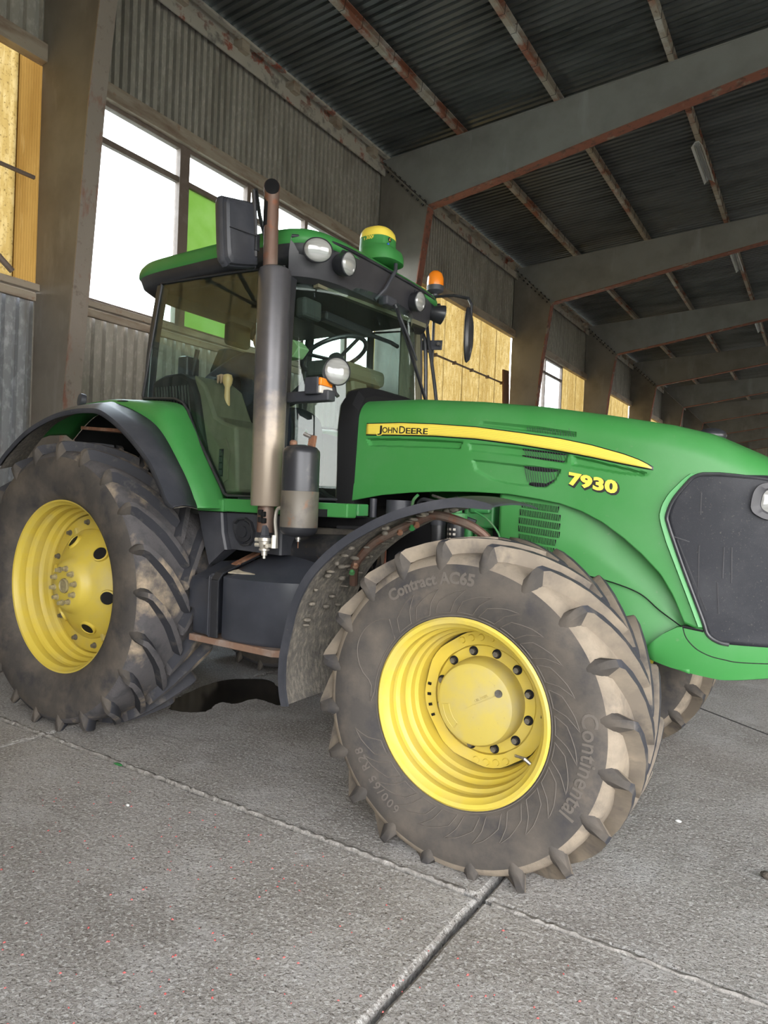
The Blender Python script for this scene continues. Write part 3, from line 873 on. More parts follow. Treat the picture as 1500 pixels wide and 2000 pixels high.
def front_wheel(side, y0):
    wz = 0.655
    w = empty('front_wheel', T, (2.86, y0, wz))
    W, rb, R = 0.54, 0.385, 0.728
    tyre(W, rb, R, 0.058, 20, wz, side, math.radians(8.5), ['rubber', 'rubber_dust', 'rubber_dark', 'rubber_flank'], 'tyre', w, (0, 0, 0))
    s = -side            # outward direction along y
    def y(a): return s * a
    # rim: flange, stepped barrel
    MB().lathe([(.395, y(.222)), (.398, y(.240)), (.388, y(.248)), (.372, y(.242)), (.362, y(.222)), (.353, y(.214)), (.351, y(.190)), (.356, y(.176)), (.352, y(.160)), (.338, y(.148)), (.335, y(.110)), (.338, y(.100)), (.330, y(.085)), (.322, y(.078)), (.320, y(.045)), (.309, y(.030)), (.306, y(-.03)), (.306, y(-.20)), (.385, y(-.23))], ax=(0, 1, 0), n=96).build('rim', 'yellow', w, smooth=28)
    # octagonal clamp ring with square holes
    pts = []
    for i in range(8):
        for d in (-14, -7, 0, 7, 14):
            a = math.radians(45 * i + 11 + d)
            pts.append((0.305 * (1 if abs(d) < 10 else .985) * math.cos(a), 0.305 * (1 if abs(d) < 10 else .985) * math.sin(a)))
    mbo = MB()
    outer = [Vector((p[0] * .99, y(-.020), p[1] * .99)) for p in pts]
    outer2 = [Vector((p[0], y(-.045), p[1])) for p in pts]
    n = len(pts)
    inner = [Vector((.245 * math.cos(math.atan2(p[1], p[0])), y(-.020), .245 * math.sin(math.atan2(p[1], p[0])))) for p in pts]
    inner2 = [Vector((v.x, y(-.07), v.z)) for v in inner]
    mbo.loft([outer2, outer, inner, inner2], True, False, False)
    mbo.build('clamp_ring', 'yellow', w, smooth=30)
    for i in range(16):
        grp = i // 4
        a = math.radians(90 * grp + 11 + (-16, -6, 4, 14)[i % 4])
        R_ = Matrix.Rotation(-a, 3, 'Y')
        if grp % 2 == 0:
            MB().box((.277 * math.cos(a), y(-.017), .277 * math.sin(a)), (.016, .008, .012), R_).build('square_hole', 'black_deep', w, smooth=0)
        else:
            MB().cyl((.277 * math.cos(a), y(-.02), .277 * math.sin(a)), (.277 * math.cos(a), y(-.012), .277 * math.sin(a)), .016, .013, 14).build('boss', 'yellow', w)
    # disc, hub cap
    MB().lathe([(.250, y(-.07)), (.246, y(-.035)), (.238, y(-.025)), (.190, y(-.022)), (.190, y(-.06))], n=72).build('wheel_disc', 'yellow', w, smooth=40)
    hc = MB().lathe([(.194, y(-.03)), (.192, y(.03)), (.186, y(.065)), (.176, y(.083)), (.160, y(.090)), (.0005, y(.092))], n=72).build('hub_cap', 'yellow_hub', w, smooth=30)
    for i in range(12):
        a = math.radians(30 * i + 16)
        c = (.218 * math.cos(a), 0, .218 * math.sin(a))
        MB().lathe([(.0215, y(-.0235)), (.021, y(-.019)), (.019, y(-.019)), (.018, y(-.026))], c=c, n=16).cyl((c[0], y(-.024), c[2]), (c[0], y(-.0205), c[2]), .019, None, 16).build('bolt_hole', 'black_deep', w)
        MB().cyl((c[0] - .002, y(-.03), c[2] - .001), (c[0] - .002, y(-.006), c[2] - .001), .0145, .013, 6).build('bolt', 'steel_dull', w, smooth=0)
    if side == 1:
        # marks cast in the hub cap
        a = math.radians(31)
        MB().cyl((.135 * math.cos(a), y(.085), .135 * math.sin(a)), (.135 * math.cos(a), y(.098), .135 * math.sin(a)), .018, .016, 20).cyl((.135 * math.cos(a), y(.098), .135 * math.sin(a)), (.135 * math.cos(a), y(.0985), .135 * math.sin(a)), .006, None, 6).build('drain_plug', 'steel_dull', w, smooth=30)
        MB().bar((-.035, y(.093), -.024), (.105 * math.cos(a) + .008, y(.093), .105 * math.sin(a) + .002), .004, .004, (0, 1, 0)).build('level_line', 'yellow_hub', w, smooth=0)
        def lvl(u, v, ww):
            d = Vector((math.cos(a), 0, math.sin(a))); nn = Vector((-math.sin(a), 0, math.cos(a)))
            p = d * (u + .015) + nn * (v + .006)
            return (p.x, y(.0925 + ww), p.z)
        text_part('cast_text', 'OIL LEVEL', .016, lvl, 'yellow_hub', w, .002)
        arc = []
        for i in range(13):
            q = math.radians(188 + i * 3.8)
            arc.append((.118 * math.cos(q), y(.093), .118 * math.sin(q)))
        arc2 = []
        for i in range(13):
            q = math.radians(188 + (12 - i) * 3.8)
            arc2.append((.150 * math.cos(q), y(.092), .150 * math.sin(q)))
        MB().tube(arc + arc2, .0018, 4, True).build('cast_frame', 'yellow_hub', w)
        # valve
        MB().tube([(.30 * math.cos(-.62), y(.10), .30 * math.sin(-.62)), (.268 * math.cos(-.64), y(.13), .268 * math.sin(-.64))], .006, 8).tube([(.335 * math.cos(-.62), y(.095), .335 * math.sin(-.62)), (.30 * math.cos(-.62), y(.10), .30 * math.sin(-.62))], .009, 8).build('valve_stem', 'steel', w)
        # sidewall marks
        Rc = R - .058
        pf = [(r, a_) for a_, r in tyre_profile(W, rb, Rc)[:8]]
        def sw(r, th, lift=0.0015):
            a_ = lerp(pf, r)
            return (r * math.cos(th), (a_ - lift), r * math.sin(th))
        mb = MB()
        nblk = 26
        for i in range(nblk):
            t0 = 2 * PI * i / nblk
            if math.radians(126) < t0 < math.radians(196):
                continue
            tw = 2 * PI / nblk * .84
            sk = math.radians(11)
            c = [(.418, t0), (.418, t0 + tw * .85), (.468, t0 + tw * .95 - sk * .5), (.505, t0 + tw * .62 - sk), (.520, t0 - sk * .9), (.47, t0 - sk * .35)]
            path = []
            for (p, q) in zip(c, c[1:] + c[:1]):
                for jj in range(4):
                    u = jj / 4
                    path.append(sw(p[0] + (q[0] - p[0]) * u, p[1] + (q[1] - p[1]) * u, .0008))
            mb.tube(path, .0021, 4, True)
        for (th_a, th_b) in ((math.radians(134), math.radians(184)),):      # long leaf outline beside the blocks
            path = []
            for jj in range(17):
                u = jj / 16
                path.append(sw(.43 + .12 * math.sin(PI * min(1, u * 1.15 + .12)) ** .7, th_a + (th_b - th_a) * u, .0008))
            for jj in range(17):
                u = 1 - jj / 16
                path.append(sw(.415, th_a + math.radians(6) + (th_b - th_a - math.radians(12)) * u, .0008))
            mb.tube(path, .0022, 4, True)
        mb.tube([sw(.405, 2 * PI * i / 120) for i in range(120)], .0025, 5, True)
        mb.build('sidewall_pattern', 'rubber_mark', w)
        def arc_text(name, body, size, r0, th_start, off, sp):
            def fn(u, v, ww):
                return sw(r0 + v, th_start - u / (r0 + size * .35), .001 + ww)
            text_part(name, body, size, fn, 'rubber_mark', w, .0022, off, sp)
        arc_text('sidewall_text', 'Contract AC65', .068, .540, math.radians(127), .0025, 1.0)
        arc_text('sidewall_text', '600/65 R28', .056, .515, math.radians(-118), .0005, 1.25)
        arc_text('sidewall_text', 'Continental', .088, .530, math.radians(12), .001, 1.02)
    return w
front_wheel(1, -1.00)
front_wheel(-1, 1.00)

def rear_wheel(side, y0):
    wz = 0.90
    w = empty('rear_wheel', T, (0, y0, wz))
    W, rb, R = 0.60, 0.560, 0.935
    tyre(W, rb, R, 0.058, 21, wz, side, math.radians(3), ['rubber', 'rear_dust', 'rear_dust', 'rubber_dark'], 'tyre', w, (0, 0, 0))
    s = -side
    def y(a): return s * a
    MB().lathe([(.566, y(.215)), (.572, y(.232)), (.562, y(.242)), (.545, y(.236)), (.536, y(.216)), (.524, y(.206)), (.521, y(.178)), (.527, y(.160)), (.521, y(.142)), (.506, y(.128)), (.503, y(.090)), (.507, y(.078)), (.498, y(.062)), (.488, y(.055)), (.484, y(.025)), (.466, y(.012)), (.462, y(-.03)), (.462, y(-.24)), (.56, y(-.26))], n=120).build('rim', 'yellow', w, smooth=28)
    MB().lathe([(.462, y(-.03)), (.458, y(.004)), (.450, y(.010)), (.365, y(.012)), (.365, y(-.02))], n=96).build('clamp_ring', 'yellow', w, smooth=40)
    MB().lathe([(.368, y(-.01)), (.366, y(.020)), (.356, y(.034)), (.330, y(.045)), (.285, y(.090)), (.235, y(.128)), (.200, y(.140)), (.178, y(.160)), (.160, y(.190)), (.140, y(.205)), (.050, y(.207)), (.046, y(.196)), (.0005, y(.196))], n=96).build('wheel_centre', 'yellow', w, smooth=40)
    for i in range(10):
        a = math.radians(36 * i + 10)
        c = (.112 * math.cos(a), 0, .112 * math.sin(a))
        MB().cyl((c[0], y(.20), c[2]), (c[0], y(.214), c[2]), .021, .019, 16).cyl((c[0], y(.214), c[2]), (c[0], y(.238), c[2]), .0150, .0135, 6).build('wheel_nut', 'hub_dirty', w, smooth=30)
    MB().lathe([(.047, y(.200)), (.047, y(.216)), (.040, y(.220)), (.036, y(.214)), (.0005, y(.214))], n=32).build('axle_end', 'hub_dirty', w, smooth=40)
    for i in range(12):
        a = math.radians(30 * i + 8)
        c = (.412 * math.cos(a), 0, .412 * math.sin(a))
        MB().cyl((c[0], y(.010), c[2]), (c[0], y(.018), c[2]), .020, None, 14).cyl((c[0], y(.018), c[2]), (c[0], y(.036), c[2]), .015, .014, 6).build('bolt', 'steel_dull', w, smooth=30)
    for i in range(6):
        a = math.radians(60 * i + 48)
        rr = .290
        # normal of the cone there
        nrm = Vector((math.cos(a) * .62, s * .78, math.sin(a) * .62)).normalized()
        c = Vector((rr * math.cos(a), y(.088), rr * math.sin(a)))
        MB().lathe([(.056, -.012), (.053, .010), (.044, .012), (.040, -.004)], c=c, ax=nrm, n=28).build('hole_collar', 'yellow', w, smooth=50)
        MB().cyl(c - nrm * .012, c + nrm * .006, .043, None, 28).build('hole_shade', 'black_deep', w)  # solid black disc; shade inside the hole is painted as its colour
    for i in range(4):
        a = math.radians(90 * i + 26)
        MB().box((.375 * math.cos(a), y(.022), .375 * math.sin(a)), (.05, .03, .03), Matrix.Rotation(-a, 3, 'Y')).build('clamp_lug', 'yellow_hub', w, smooth=0, bevel=.006)
    return w
rear_wheel(1, -0.985)
rear_wheel(-1, 0.985)

# ---- hood
HTOP = [(1.73, 2.135), (2.1, 2.130), (2.5, 2.098), (2.86, 2.055), (3.19, 2.000), (3.48, 1.945), (3.655, 1.898), (3.87, 1.795), (4.0, 1.70), (4.12, 1.57), (4.18, 1.45)]
HBOT = [(1.728, 1.522), (1.938, 1.561), (2.137, 1.581), (2.339, 1.592), (2.531, 1.594), (2.724, 1.588), (2.885, 1.567), (2.995, 1.549), (3.104, 1.515), (3.208, 1.465), (3.31, 1.395), (3.395, 1.325), (3.483, 1.235), (3.541, 1.140), (3.596, 1.012), (3.65, 1.000), (4.18, 0.98)]
def hood_w(x):
    if x < 3.1:
        return .470 - .012 * (x - 1.73) / 1.37
    t = (x - 3.1) / 1.085
    return .458 * max(0.0, 1 - t ** 3.0) ** .5
def yside(x, z):
    """right-hand side skin of the hood, y at height z"""
    w = hood_w(x)
    lean = .055 * max(0, z - 1.62) + .02 * max(0, 1.3 - z)
    y = w - lean
    zt = lerp(HTOP, x)
    r = .13
    if z > zt - r:
        q = min(1, (z - (zt - r)) / r)
        y -= (1 - math.sqrt(max(0, 1 - q * q))) * r
    return -max(0.0, y)
def in_poly(p, x, z):
    c = False
    for (a, b), (d, e) in zip(p, p[1:] + p[:1]):
        if (b > z) != (e > z) and x < (d - a) * (z - b) / (e - b) + a:
            c = not c
    return c
def poly_dist(p, x, z):
    best = 9
    for (a, b), (d, e) in zip(p, p[1:] + p[:1]):
        L2 = (d - a) ** 2 + (e - b) ** 2
        t = max(0, min(1, ((x - a) * (d - a) + (z - b) * (e - b)) / L2))
        best = min(best, math.hypot(x - a - t * (d - a), z - b - t * (e - b)))
    return best
SCOOPS = [([(1.799, 1.897), (2.123, 1.888), (2.442, 1.869), (2.426, 1.822), (2.125, 1.836), (1.835, 1.845)], .022, 'in'),
          ([(2.515, 1.952), (2.564, 1.985), (2.776, 1.980), (3.0, 1.945), (3.06, 1.906), (3.06, 1.880), (2.779, 1.915)], .016, 'x'),
          ([(2.47, 1.863), (2.64, 1.848), (3.03, 1.802), (3.015, 1.745), (2.78, 1.780), (2.485, 1.811)], .015, 'x'),
          ([(2.495, 1.772), (2.998, 1.722), (2.965, 1.655), (2.915, 1.622), (2.825, 1.628), (2.721, 1.636), (2.625, 1.657), (2.525, 1.707)], .018, 'x'),
          ([(3.049, 1.790), (3.417, 1.706), (3.386, 1.69), (3.278, 1.699), (3.038, 1.738)], .022, 'in')]
def scoop(x, z):
    for p, d, kind in SCOOPS:
        if p[0][0] - .05 < x < 3.45 and in_poly(p, x, z):
            q = min(1, poly_dist(p, x, z) / .012)
            q = q * q * (3 - 2 * q)
            if kind == 'x':
                xs = [a for a, b in p]
                q *= min(1, .55 + .6 * (x - min(xs)) / (max(xs) - min(xs)))
            return d * q
    return 0.0
def hood():
    xs = [1.73 + i * .0095 for i in range(int((3.6 - 1.73) / .0095) + 1)]
    xs += [3.6 + (4.18 - 3.6) * (1 - (1 - i / 26) ** 1.8) for i in range(1, 27)]
    nz, nt = 64, 14
    half = []
    for x in xs:
        zb, zt = lerp(HBOT, x), lerp(HTOP, x)
        col = []
        for j in range(nz + 1):
            z = zb + (zt - .13 - zb) * j / nz
            col.append(Vector((x, yside(x, z) + scoop(x, z), z)))
        for j in range(1, nt + 1):
            q = PI / 2 * j / nt
            z = zt - .13 + .13 * math.sin(q)
            col.append(Vector((x, yside(x, z), z)))
        yy = yside(x, zt)
        for j in range(1, 7):
            u = j / 6
            col.append(Vector((x, yy * (1 - u), zt + .018 * math.sin(u * PI / 2))))
        half.append(col)
    rows = [c + [Vector((v.x, -v.y, v.z)) for v in c[::-1][1:]] for c in half]
    return MB().grid(rows).build('hood', 'green', T, smooth=28, solid=.006)
H = hood()
def skin_patch(name, top, bot, off, material, parent, nx=40, nz=6, scooped=False, solid=.002):
    x0, x1 = top[0][0], top[-1][0]
    rows = []
    for i in range(nx + 1):
        x = x0 + (x1 - x0) * i / nx
        a, b = lerp(bot, x), lerp(top, x)
        rows.append([Vector((x, yside(x, a + (b - a) * j / nz) - off + (scoop(x, a + (b - a) * j / nz) if scooped else 0), a + (b - a) * j / nz)) for j in range(nz + 1)])
    return MB().grid(rows).build(name, material, parent, smooth=40, solid=-solid)
st_top = [(1.806, 1.979), (2.034, 1.978), (2.255, 1.965), (2.515, 1.942), (2.757, 1.907), (2.981, 1.872), (3.14, 1.837), (3.293, 1.793), (3.36, 1.768), (3.40, 1.748), (3.422, 1.731)]
st_bot = [(1.806, 1.918), (2.037, 1.911), (2.258, 1.903), (2.518, 1.882), (2.76, 1.849), (2.983, 1.813), (3.143, 1.782), (3.295, 1.750), (3.393, 1.731), (3.422, 1.726)]
skin_patch('stripe_border', [(x, z + .005) for x, z in st_top][:-1] + [(3.430, 1.735)], [(x, z - .007) for x, z in st_bot][:-1] + [(3.430, 1.719)], .0012, 'black_decal', H, 80, 4, solid=.001)
skin_patch('stripe', st_top, st_bot, .0028, 'yellow_decal', H, 80, 4, solid=.001)
for i in range(6):
    f0 = (i + .6) / 6.4
    path = []
    for q in range(60):
        x = 1.82 + (3.36 - 1.82) * q / 59
        z = lerp(st_bot, x) + (lerp(st_top, x) - lerp(st_bot, x)) * f0
        path.append((x, yside(x, z) - .0042, z))
    MB().tube(path, .0006, 4).build('stripe_line', 'yellow_hub', H, smooth=0)
def hood_text(name, body, x0, x1, z0, size, slope, off, material, lift, dx=0, dz=0, spacing=1.0, ref=0.0):
    vs, fs = text_raw(body, size, .0004, off, spacing)
    base, _ = text_raw(body, size, .0004, ref, spacing)
    lo, hi = min(v[0] for v in base), max(v[0] for v in base)
    k_ = (x1 - x0) / (hi - lo)
    def fn(u, v, w):
        x = x0 + (u - lo) * k_ + dx
        z = z0 + v + (x - x0) * slope + dz
        return (x, yside(x, z) - lift - w, z)
    return MB().add([fn(*v) for v in vs], fs).build(name, material, H, smooth=0)
# small capitals: large first letters
for (txt, x0, x1, sz) in (('J', 1.889, 1.916, .060), ('OHN', 1.921, 2.024, .047), ('D', 2.036, 2.074, .060), ('EERE', 2.081, 2.222, .047)):
    z0 = 1.9265 - .050 * (x0 - 1.889)
    hood_text('lettering_edge', txt, x0, x1, z0, sz, -.050, .0045, 'yellow_decal', .0045)
    hood_text('lettering', txt, x0, x1, z0, sz, -.050, .0008, 'black_decal', .0056)
hood_text('model_number_shadow', '7930', 3.040, 3.268, 1.6475, .080, -.175, .0085, 'black_decal', .0015, .004, -.005, 1.05)
hood_text('model_number', '7930', 3.040, 3.268, 1.6475, .080, -.175, .0040, 'yellow_decal', .003, 0, 0, 1.05)
# three black louvres
VENTS = [([(2.777, 1.965), (2.935, 1.950), (3.0, 1.936), (3.04, 1.915), (3.052, 1.892)], [(2.777, 1.920), (2.87, 1.905), (2.96, 1.892), (3.03, 1.880), (3.052, 1.878)]),
         ([(2.780, 1.826), (2.906, 1.814), (3.010, 1.799), (3.020, 1.790)], [(2.780, 1.784), (2.876, 1.769), (3.0, 1.752), (3.020, 1.780)]),
         ([(2.786, 1.737), (2.878, 1.731), (2.97, 1.720), (2.987, 1.712)], [(2.786, 1.715), (2.803, 1.672), (2.828, 1.635), (2.87, 1.628), (2.915, 1.629), (2.95, 1.650), (2.987, 1.704)])]
for tp, bt in VENTS:
    v = skin_patch('louvre', tp, bt, -.004, 'black_deep', H, 24, 4, True, .002)
    mb = MB()
    x = tp[0][0] + .012
    while x < tp[-1][0] - .008:
        a, b = lerp(bt, x), lerp(tp, x)
        x2 = min(x + .018, tp[-1][0] - .003)
        b2 = lerp(tp, x2)
        ya = yside(x, a) + scoop(x, a) - .001
        yb = yside(x2, b2) + scoop(x2, b2) - .001
        # slats slant back as they rise
        mb.bar((x2, ya, lerp(bt, x2) + .001), (x, yb, lerp(tp, x) - .001), .0016, .004, (0, 1, 0))
        x += .0135
    mb.build('slat', 'black_plastic', v, smooth=0)
# black side grille of the nose with a green edge strip coloured as if lit
GL = [(0.946, 3.775), (0.952, 3.735), (0.982, 3.690), (1.051, 3.665), (1.265, 3.582), (1.398, 3.533), (1.47, 3.508), (1.51, 3.501), (1.583, 3.525), (1.664, 3.581), (1.690, 3.605), (1.704, 3.640)]
def grille():
    rows = []
    nz, nx = 40, 46
    for i in range(nz + 1):
        z = .946 + (1.704 - .946) * i / nz
        xl = lerp(GL, z)
        zr = lerp([(.946, 4.179), (1.38, 4.179), (1.44, 4.165), (1.53, 4.115), (1.61, 4.04), (1.71, 3.94)], z)
        rows.append([Vector((xl + (zr - xl) * (1 - (1 - j / nx) ** 1.5), yside(xl + (zr - xl) * (1 - (1 - j / nx) ** 1.5), z) - .008, z)) for j in range(nx + 1)])
    g = MB().grid(rows).build('side_grille', 'mesh_black', H, smooth=40, solid=-.004)
    MB().grid([[Vector((v.x, -v.y, v.z)) for v in r] for r in rows]).build('side_grille', 'mesh_black', H, smooth=40, solid=.004)
    def P(x, z, o): return (x, yside(x, z) - o, z)
    edge = [P(x, z, .012) for z, x in smooth_pts([(z, x, 0) for z, x in GL], 4) and [(v[0], v[1]) for v in smooth_pts([(z, x, 0) for z, x in GL], 4)]]
    topx = [(3.64, 1.706), (3.71, 1.705), (3.78, 1.699), (3.9, 1.685), (4.0, 1.672)]
    edge += [P(x, z, .012) for x, z in topx[1:]]
    MB().tube(edge, .009, 8).build('grille_seal', 'black_smooth', g)
    # bevelled trim strip; the light it catches is put into its paler green
    TO = [(1.013, 3.650), (1.10, 3.617), (1.25, 3.558), (1.387, 3.503), (1.47, 3.476), (1.51, 3.468), (1.56, 3.478), (1.61, 3.503), (1.68, 3.562), (1.712, 3.600)]
    A, B, C_ = [], [], []
    for i in range(41):
        z = 1.013 + (1.705 - 1.013) * i / 40
        xo = lerp(TO, z)
        xi = lerp(GL, min(z, 1.70))
        A.append(Vector(P(xo - .006, z, 0.0)))
        B.append(Vector(P(xo + .002, z, .020)))
        C_.append(Vector(P(xi - .006, z, .009)))
    MB().grid([A, B, C_]).build('grille_trim', 'green_lit', g, smooth=20)
    # inner ribs behind the mesh, read as faint frames
    for (x0, z0, x1, z1) in ((3.55, 1.40, 3.68, 1.09), (3.64, 1.52, 3.64, 1.62), (3.64, 1.38, 3.645, 1.15), (3.74, 1.38, 3.74, 1.24), (3.77, 1.38, 3.775, 1.22), (3.535, 1.415, 3.60, 1.395), (3.72, 1.22, 3.73, 1.08)):
        MB().bar(P(x0, z0, .0135), P(x1, z1, .0135), .004, .003, (0, 1, 0)).build('grille_rib', 'visor_black', g, smooth=0)
    # headlamp pod
    pod = [(3.833, 1.563), (3.836, 1.600), (3.846, 1.640), (3.872, 1.668), (3.92, 1.674), (4.02, 1.66), (4.06, 1.60), (4.04, 1.54), (3.98, 1.505), (3.90, 1.508), (3.865, 1.522), (3.842, 1.540)]
    pp = [(v.x, v.y) for v in smooth_pts([(a, b, 0) for a, b in pod + pod[:1]], 4)[:-1]]
    r0 = [Vector(P(a, b, .009)) for a, b in pp]
    r1 = [Vector(P(3.945 + (a - 3.945) * .97, 1.59 + (b - 1.59) * .97, .030)) for a, b in pp]
    r2 = [Vector(P(3.945 + (a - 3.945) * .72, 1.59 + (b - 1.59) * .72, .026)) for a, b in pp]
    r3 = [Vector(P(3.945 + (a - 3.945) * .66, 1.59 + (b - 1.59) * .66, .018)) for a, b in pp]
    pd = MB().loft([r0, r1, r2, r3], True, False, True).build('headlamp_pod', 'visor_black', g, smooth=35)
    r4 = [Vector(P(3.945 + (a - 3.945) * .64, 1.59 + (b - 1.59) * .64, .020)) for a, b in pp]
    r5 = [Vector(P(3.945 + (a - 3.945) * .40, 1.59 + (b - 1.59) * .40, .034)) for a, b in pp]
    r6 = [Vector(P(3.945 + (a - 3.945) * .10, 1.59 + (b - 1.59) * .10, .038)) for a, b in pp]
    MB().loft([r4, r5, r6], True, False, True).build('headlamp', 'lens_clear', g, smooth=60)
grille()
MB().sphere((3.62, -.06, 1.915), (.07, .06, .04), 20, 10).build('hood_lamp', 'black_smooth', H, smooth=60)
MB().bb((1.80, .25, 2.13), (1.90, .33, 2.16)).build('hood_latch', 'black_smooth', H, smooth=0, bevel=.01)

# ---- nose skirt, wheel-arch panel, perforated side panel
def skirt():
    SB = [(3.44, .834), (3.523, .810), (3.637, .789), (3.745, .777), (3.815, .785), (3.934, .805), (4.18, .82)]
    ST = [(3.44, .90), (3.50, .96), (3.56, 1.000), (3.596, 1.008), (4.18, .972)]
    rows = []
    xs = [3.44 + (4.17 - 3.44) * (1 - (1 - i / 34) ** 1.5) for i in range(35)]
    for x in xs:
        a, b = lerp(SB, x), lerp(ST, x)
        col = [Vector((x, yside(x, 1.0) + .16 * (hood_w(x) / .45), a - .012)), Vector((x, yside(x, 1.0) + .05 * (hood_w(x) / .45), a - .006))]
        for j in range(9):
            z = a + (b - a) * j / 8
            col.append(Vector((x, yside(x, 1.0) - .010 + .03 * (1 - j / 8) ** 2 * (1 if x < 4.1 else .3), z)))
        rows.append(col)
    full = [c + [Vector((v.x, -v.y, v.z)) for v in c[::-1]] for c in rows]
    n = MB().grid(full).build('nose_skirt', 'green', T, smooth=40, solid=.005)
    seam = [(3.587, 1.004), (3.60, .962), (3.627, .927), (3.66, .902), (3.708, .883), (3.76, .874), (3.814, .868), (3.95, .873)]
    MB().tube([(v.x, yside(v.x, 1.0) - .008 + .03 * max(0, (1 - (v.y - lerp(SB, v.x)) / (lerp(ST, v.x) - lerp(SB, v.x)))) ** 2 , v.y) for v in smooth_pts([(a, b, 0) for a, b in seam], 5)], .0035, 5).build('seam', 'black_deep', n, smooth=0)
    MB().tube([(x, yside(x, 1.0) - .006, 1.006 - (x - 3.585) * .12) for x in (3.585, 3.63, 3.672)], .007, 6).build('gap_strip', 'black_deep', n, smooth=0)
    MB().bb((4.02, -.30, .74), (4.05, .30, .98)).build('tow_plate', 'green', n, smooth=0, bevel=.008)
skirt()
def arch_panel():
    LO = [(2.66, 1.20), (3.10, 1.06), (3.29, .93), (3.40, .855), (3.45, .828), (3.62, .79)]
    UP = [(2.66, 1.60), (2.9, 1.58), (3.0, 1.56), (3.11, 1.525), (3.21, 1.475), (3.31, 1.41), (3.40, 1.335), (3.49, 1.25), (3.55, 1.15), (3.62, 1.02)]
    rows = []
    for i in range(61):
        x = 2.66 + (3.62 - 2.66) * i / 60
        a, b = lerp(LO, x), lerp(UP, x)
        col = []
        for j in range(25):
            t = j / 24
            z = a + (b - a) * t
            bulge = .055 * max(0, (x - 2.95) / .6) * math.sin(PI * t) ** 1.0
            y = -.425 + .020 * max(0, (x - 3.0)) + bulge * 1.3 * t + .10 * max(0, t - .6) * max(0, min(1, (x - 2.95) / .3))
            col.append(Vector((x, y, z)))
        rows.append(col)
    p = MB().grid(rows).build('wheel_arch_panel', 'green', T, smooth=60, solid=-.004)
    MB().tube([(v.x, v.z - .433, v.y) for v in smooth_pts([(3.10, 1.205, .004), (3.264, 1.175, .012), (3.388, 1.132, .028), (3.477, 1.064, .03), (3.59, .998, .004)], 8)], .003, 5).build('seam', 'black_deep', p, smooth=0)
    # perforated panel: six rows of slots
    pr = T and MB()
    zs = [1.553, 1.513, 1.470, 1.428, 1.385, 1.342]
    for i, z in enumerate(zs):
        xa = 2.772 + .002 * (2.5 - i) ** 2 - (.012 * (i == 5))
        xb = 2.985 + .010 * (1 if 0 < i < 4 else 0) - .008 * max(0, i - 3)
        sl = -.10
        hgt = .0305
        pr.add([(xa, -.4315, z), (xb, -.4315, z + sl * (xb - xa)), (xb - .004, -.4315, z + sl * (xb - xa) - hgt), (xa + .001, -.4315, z - hgt)], [(0, 1, 2, 3)])
    sp = pr.build('perforated_slots', 'black_deep', p, smooth=0)
    mb = MB()
    for i, z in enumerate(zs):
        xa = 2.772 + .002 * (2.5 - i) ** 2
        xb = 2.985 + .010 * (1 if 0 < i < 4 else 0) - .008 * max(0, i - 3)
        n = 24
        for q in range(1, n):
            x = xa + (xb - xa) * q / n
            mb.bar((x - .003, -.4325, z - .10 * (x - xa)), (x + .003, -.4325, z - .10 * (x - xa) - .0305), .0032, .002, (0, 1, 0))
    mb.build('slot_bars', 'green', p, smooth=0)
arch_panel()

# ---- chassis, engine, axles (seen between wheels and under the hood)
ch = empty('chassis', T)
MB().bb((1.2, -.22, .62), (3.2, .22, 1.0)).build('frame_rail', 'black_deep', ch, smooth=0, bevel=.02)
MB().bb((-.45, -.30, .55), (1.25, .30, 1.25)).build('transmission', 'black_deep', ch, smooth=0, bevel=.05)
MB().cyl((0, -.80, .9), (0, .80, .9), .16, None, 24).build('rear_axle', 'green_engine', ch)
MB().cyl((2.86, -.95, .655), (2.86, .95, .655), .10, None, 20).sphere((2.86, -.74, .655), (.19, .16, .19)).sphere((2.86, .74, .655), (.19, .16, .19)).build('front_axle', 'green_engine', ch)
MB().bb((-.9, -.4, .5), (-.4, .4, .95)).build('hitch_block', 'green_engine', ch, smooth=0, bevel=.04)
for yy in (-.42, .42):
    MB().bar((-.4, yy, .62), (-1.35, yy * 1.1, .50), .06, .09).build('lift_arm', 'green_engine', ch, smooth=0, bevel=.01)
eng = empty('engine', T)
MB().bb((1.85, -.27, .95), (3.2, .27, 1.50)).build('engine_block', 'black_deep', eng, smooth=0, bevel=.03)
MB().bb((2.44, -.36, 1.40), (2.60, -.24, 1.575)).bb((2.46, -.38, 1.48), (2.585, -.35, 1.575)).bb((2.49, -.37, 1.20), (2.56, -.25, 1.40)).build('engine_casting', 'green_engine', eng, smooth=0, bevel=.012)
MB().cyl((2.44, -.33, 1.30), (2.44, -.33, 1.50), .035, .03, 14).cyl((2.52, -.36, 1.20), (2.52, -.36, 1.33), .045, .02, 14).build('engine_neck', 'green_engine', eng)
MB().bb((2.60, -.40, .98), (2.75, -.25, 1.20)).build('engine_bracket', 'green_engine', eng, smooth=0, bevel=.02)
f1 = MB().lathe([(.0005, 1.24), (.040, 1.24), (.043, 1.25), (.043, 1.41), (.040, 1.42), (.0005, 1.42)], c=(2.30, -.42, 0), ax=(0, 0, 1), n=24).build('oil_filter', 'black_smooth', eng)
MB().lathe([(.048, 1.405), (.048, 1.435), (.0005, 1.44)], c=(2.30, -.42, 0), ax=(0, 0, 1), n=24).build('filter_head', 'black_plastic', f1)
f2 = MB().lathe([(.0005, 1.28), (.044, 1.28), (.047, 1.29), (.047, 1.42), (.0005, 1.425)], c=(2.43, -.47, 0), ax=(0, 0, 1), n=24).build('fuel_filter', 'black_smooth', eng)
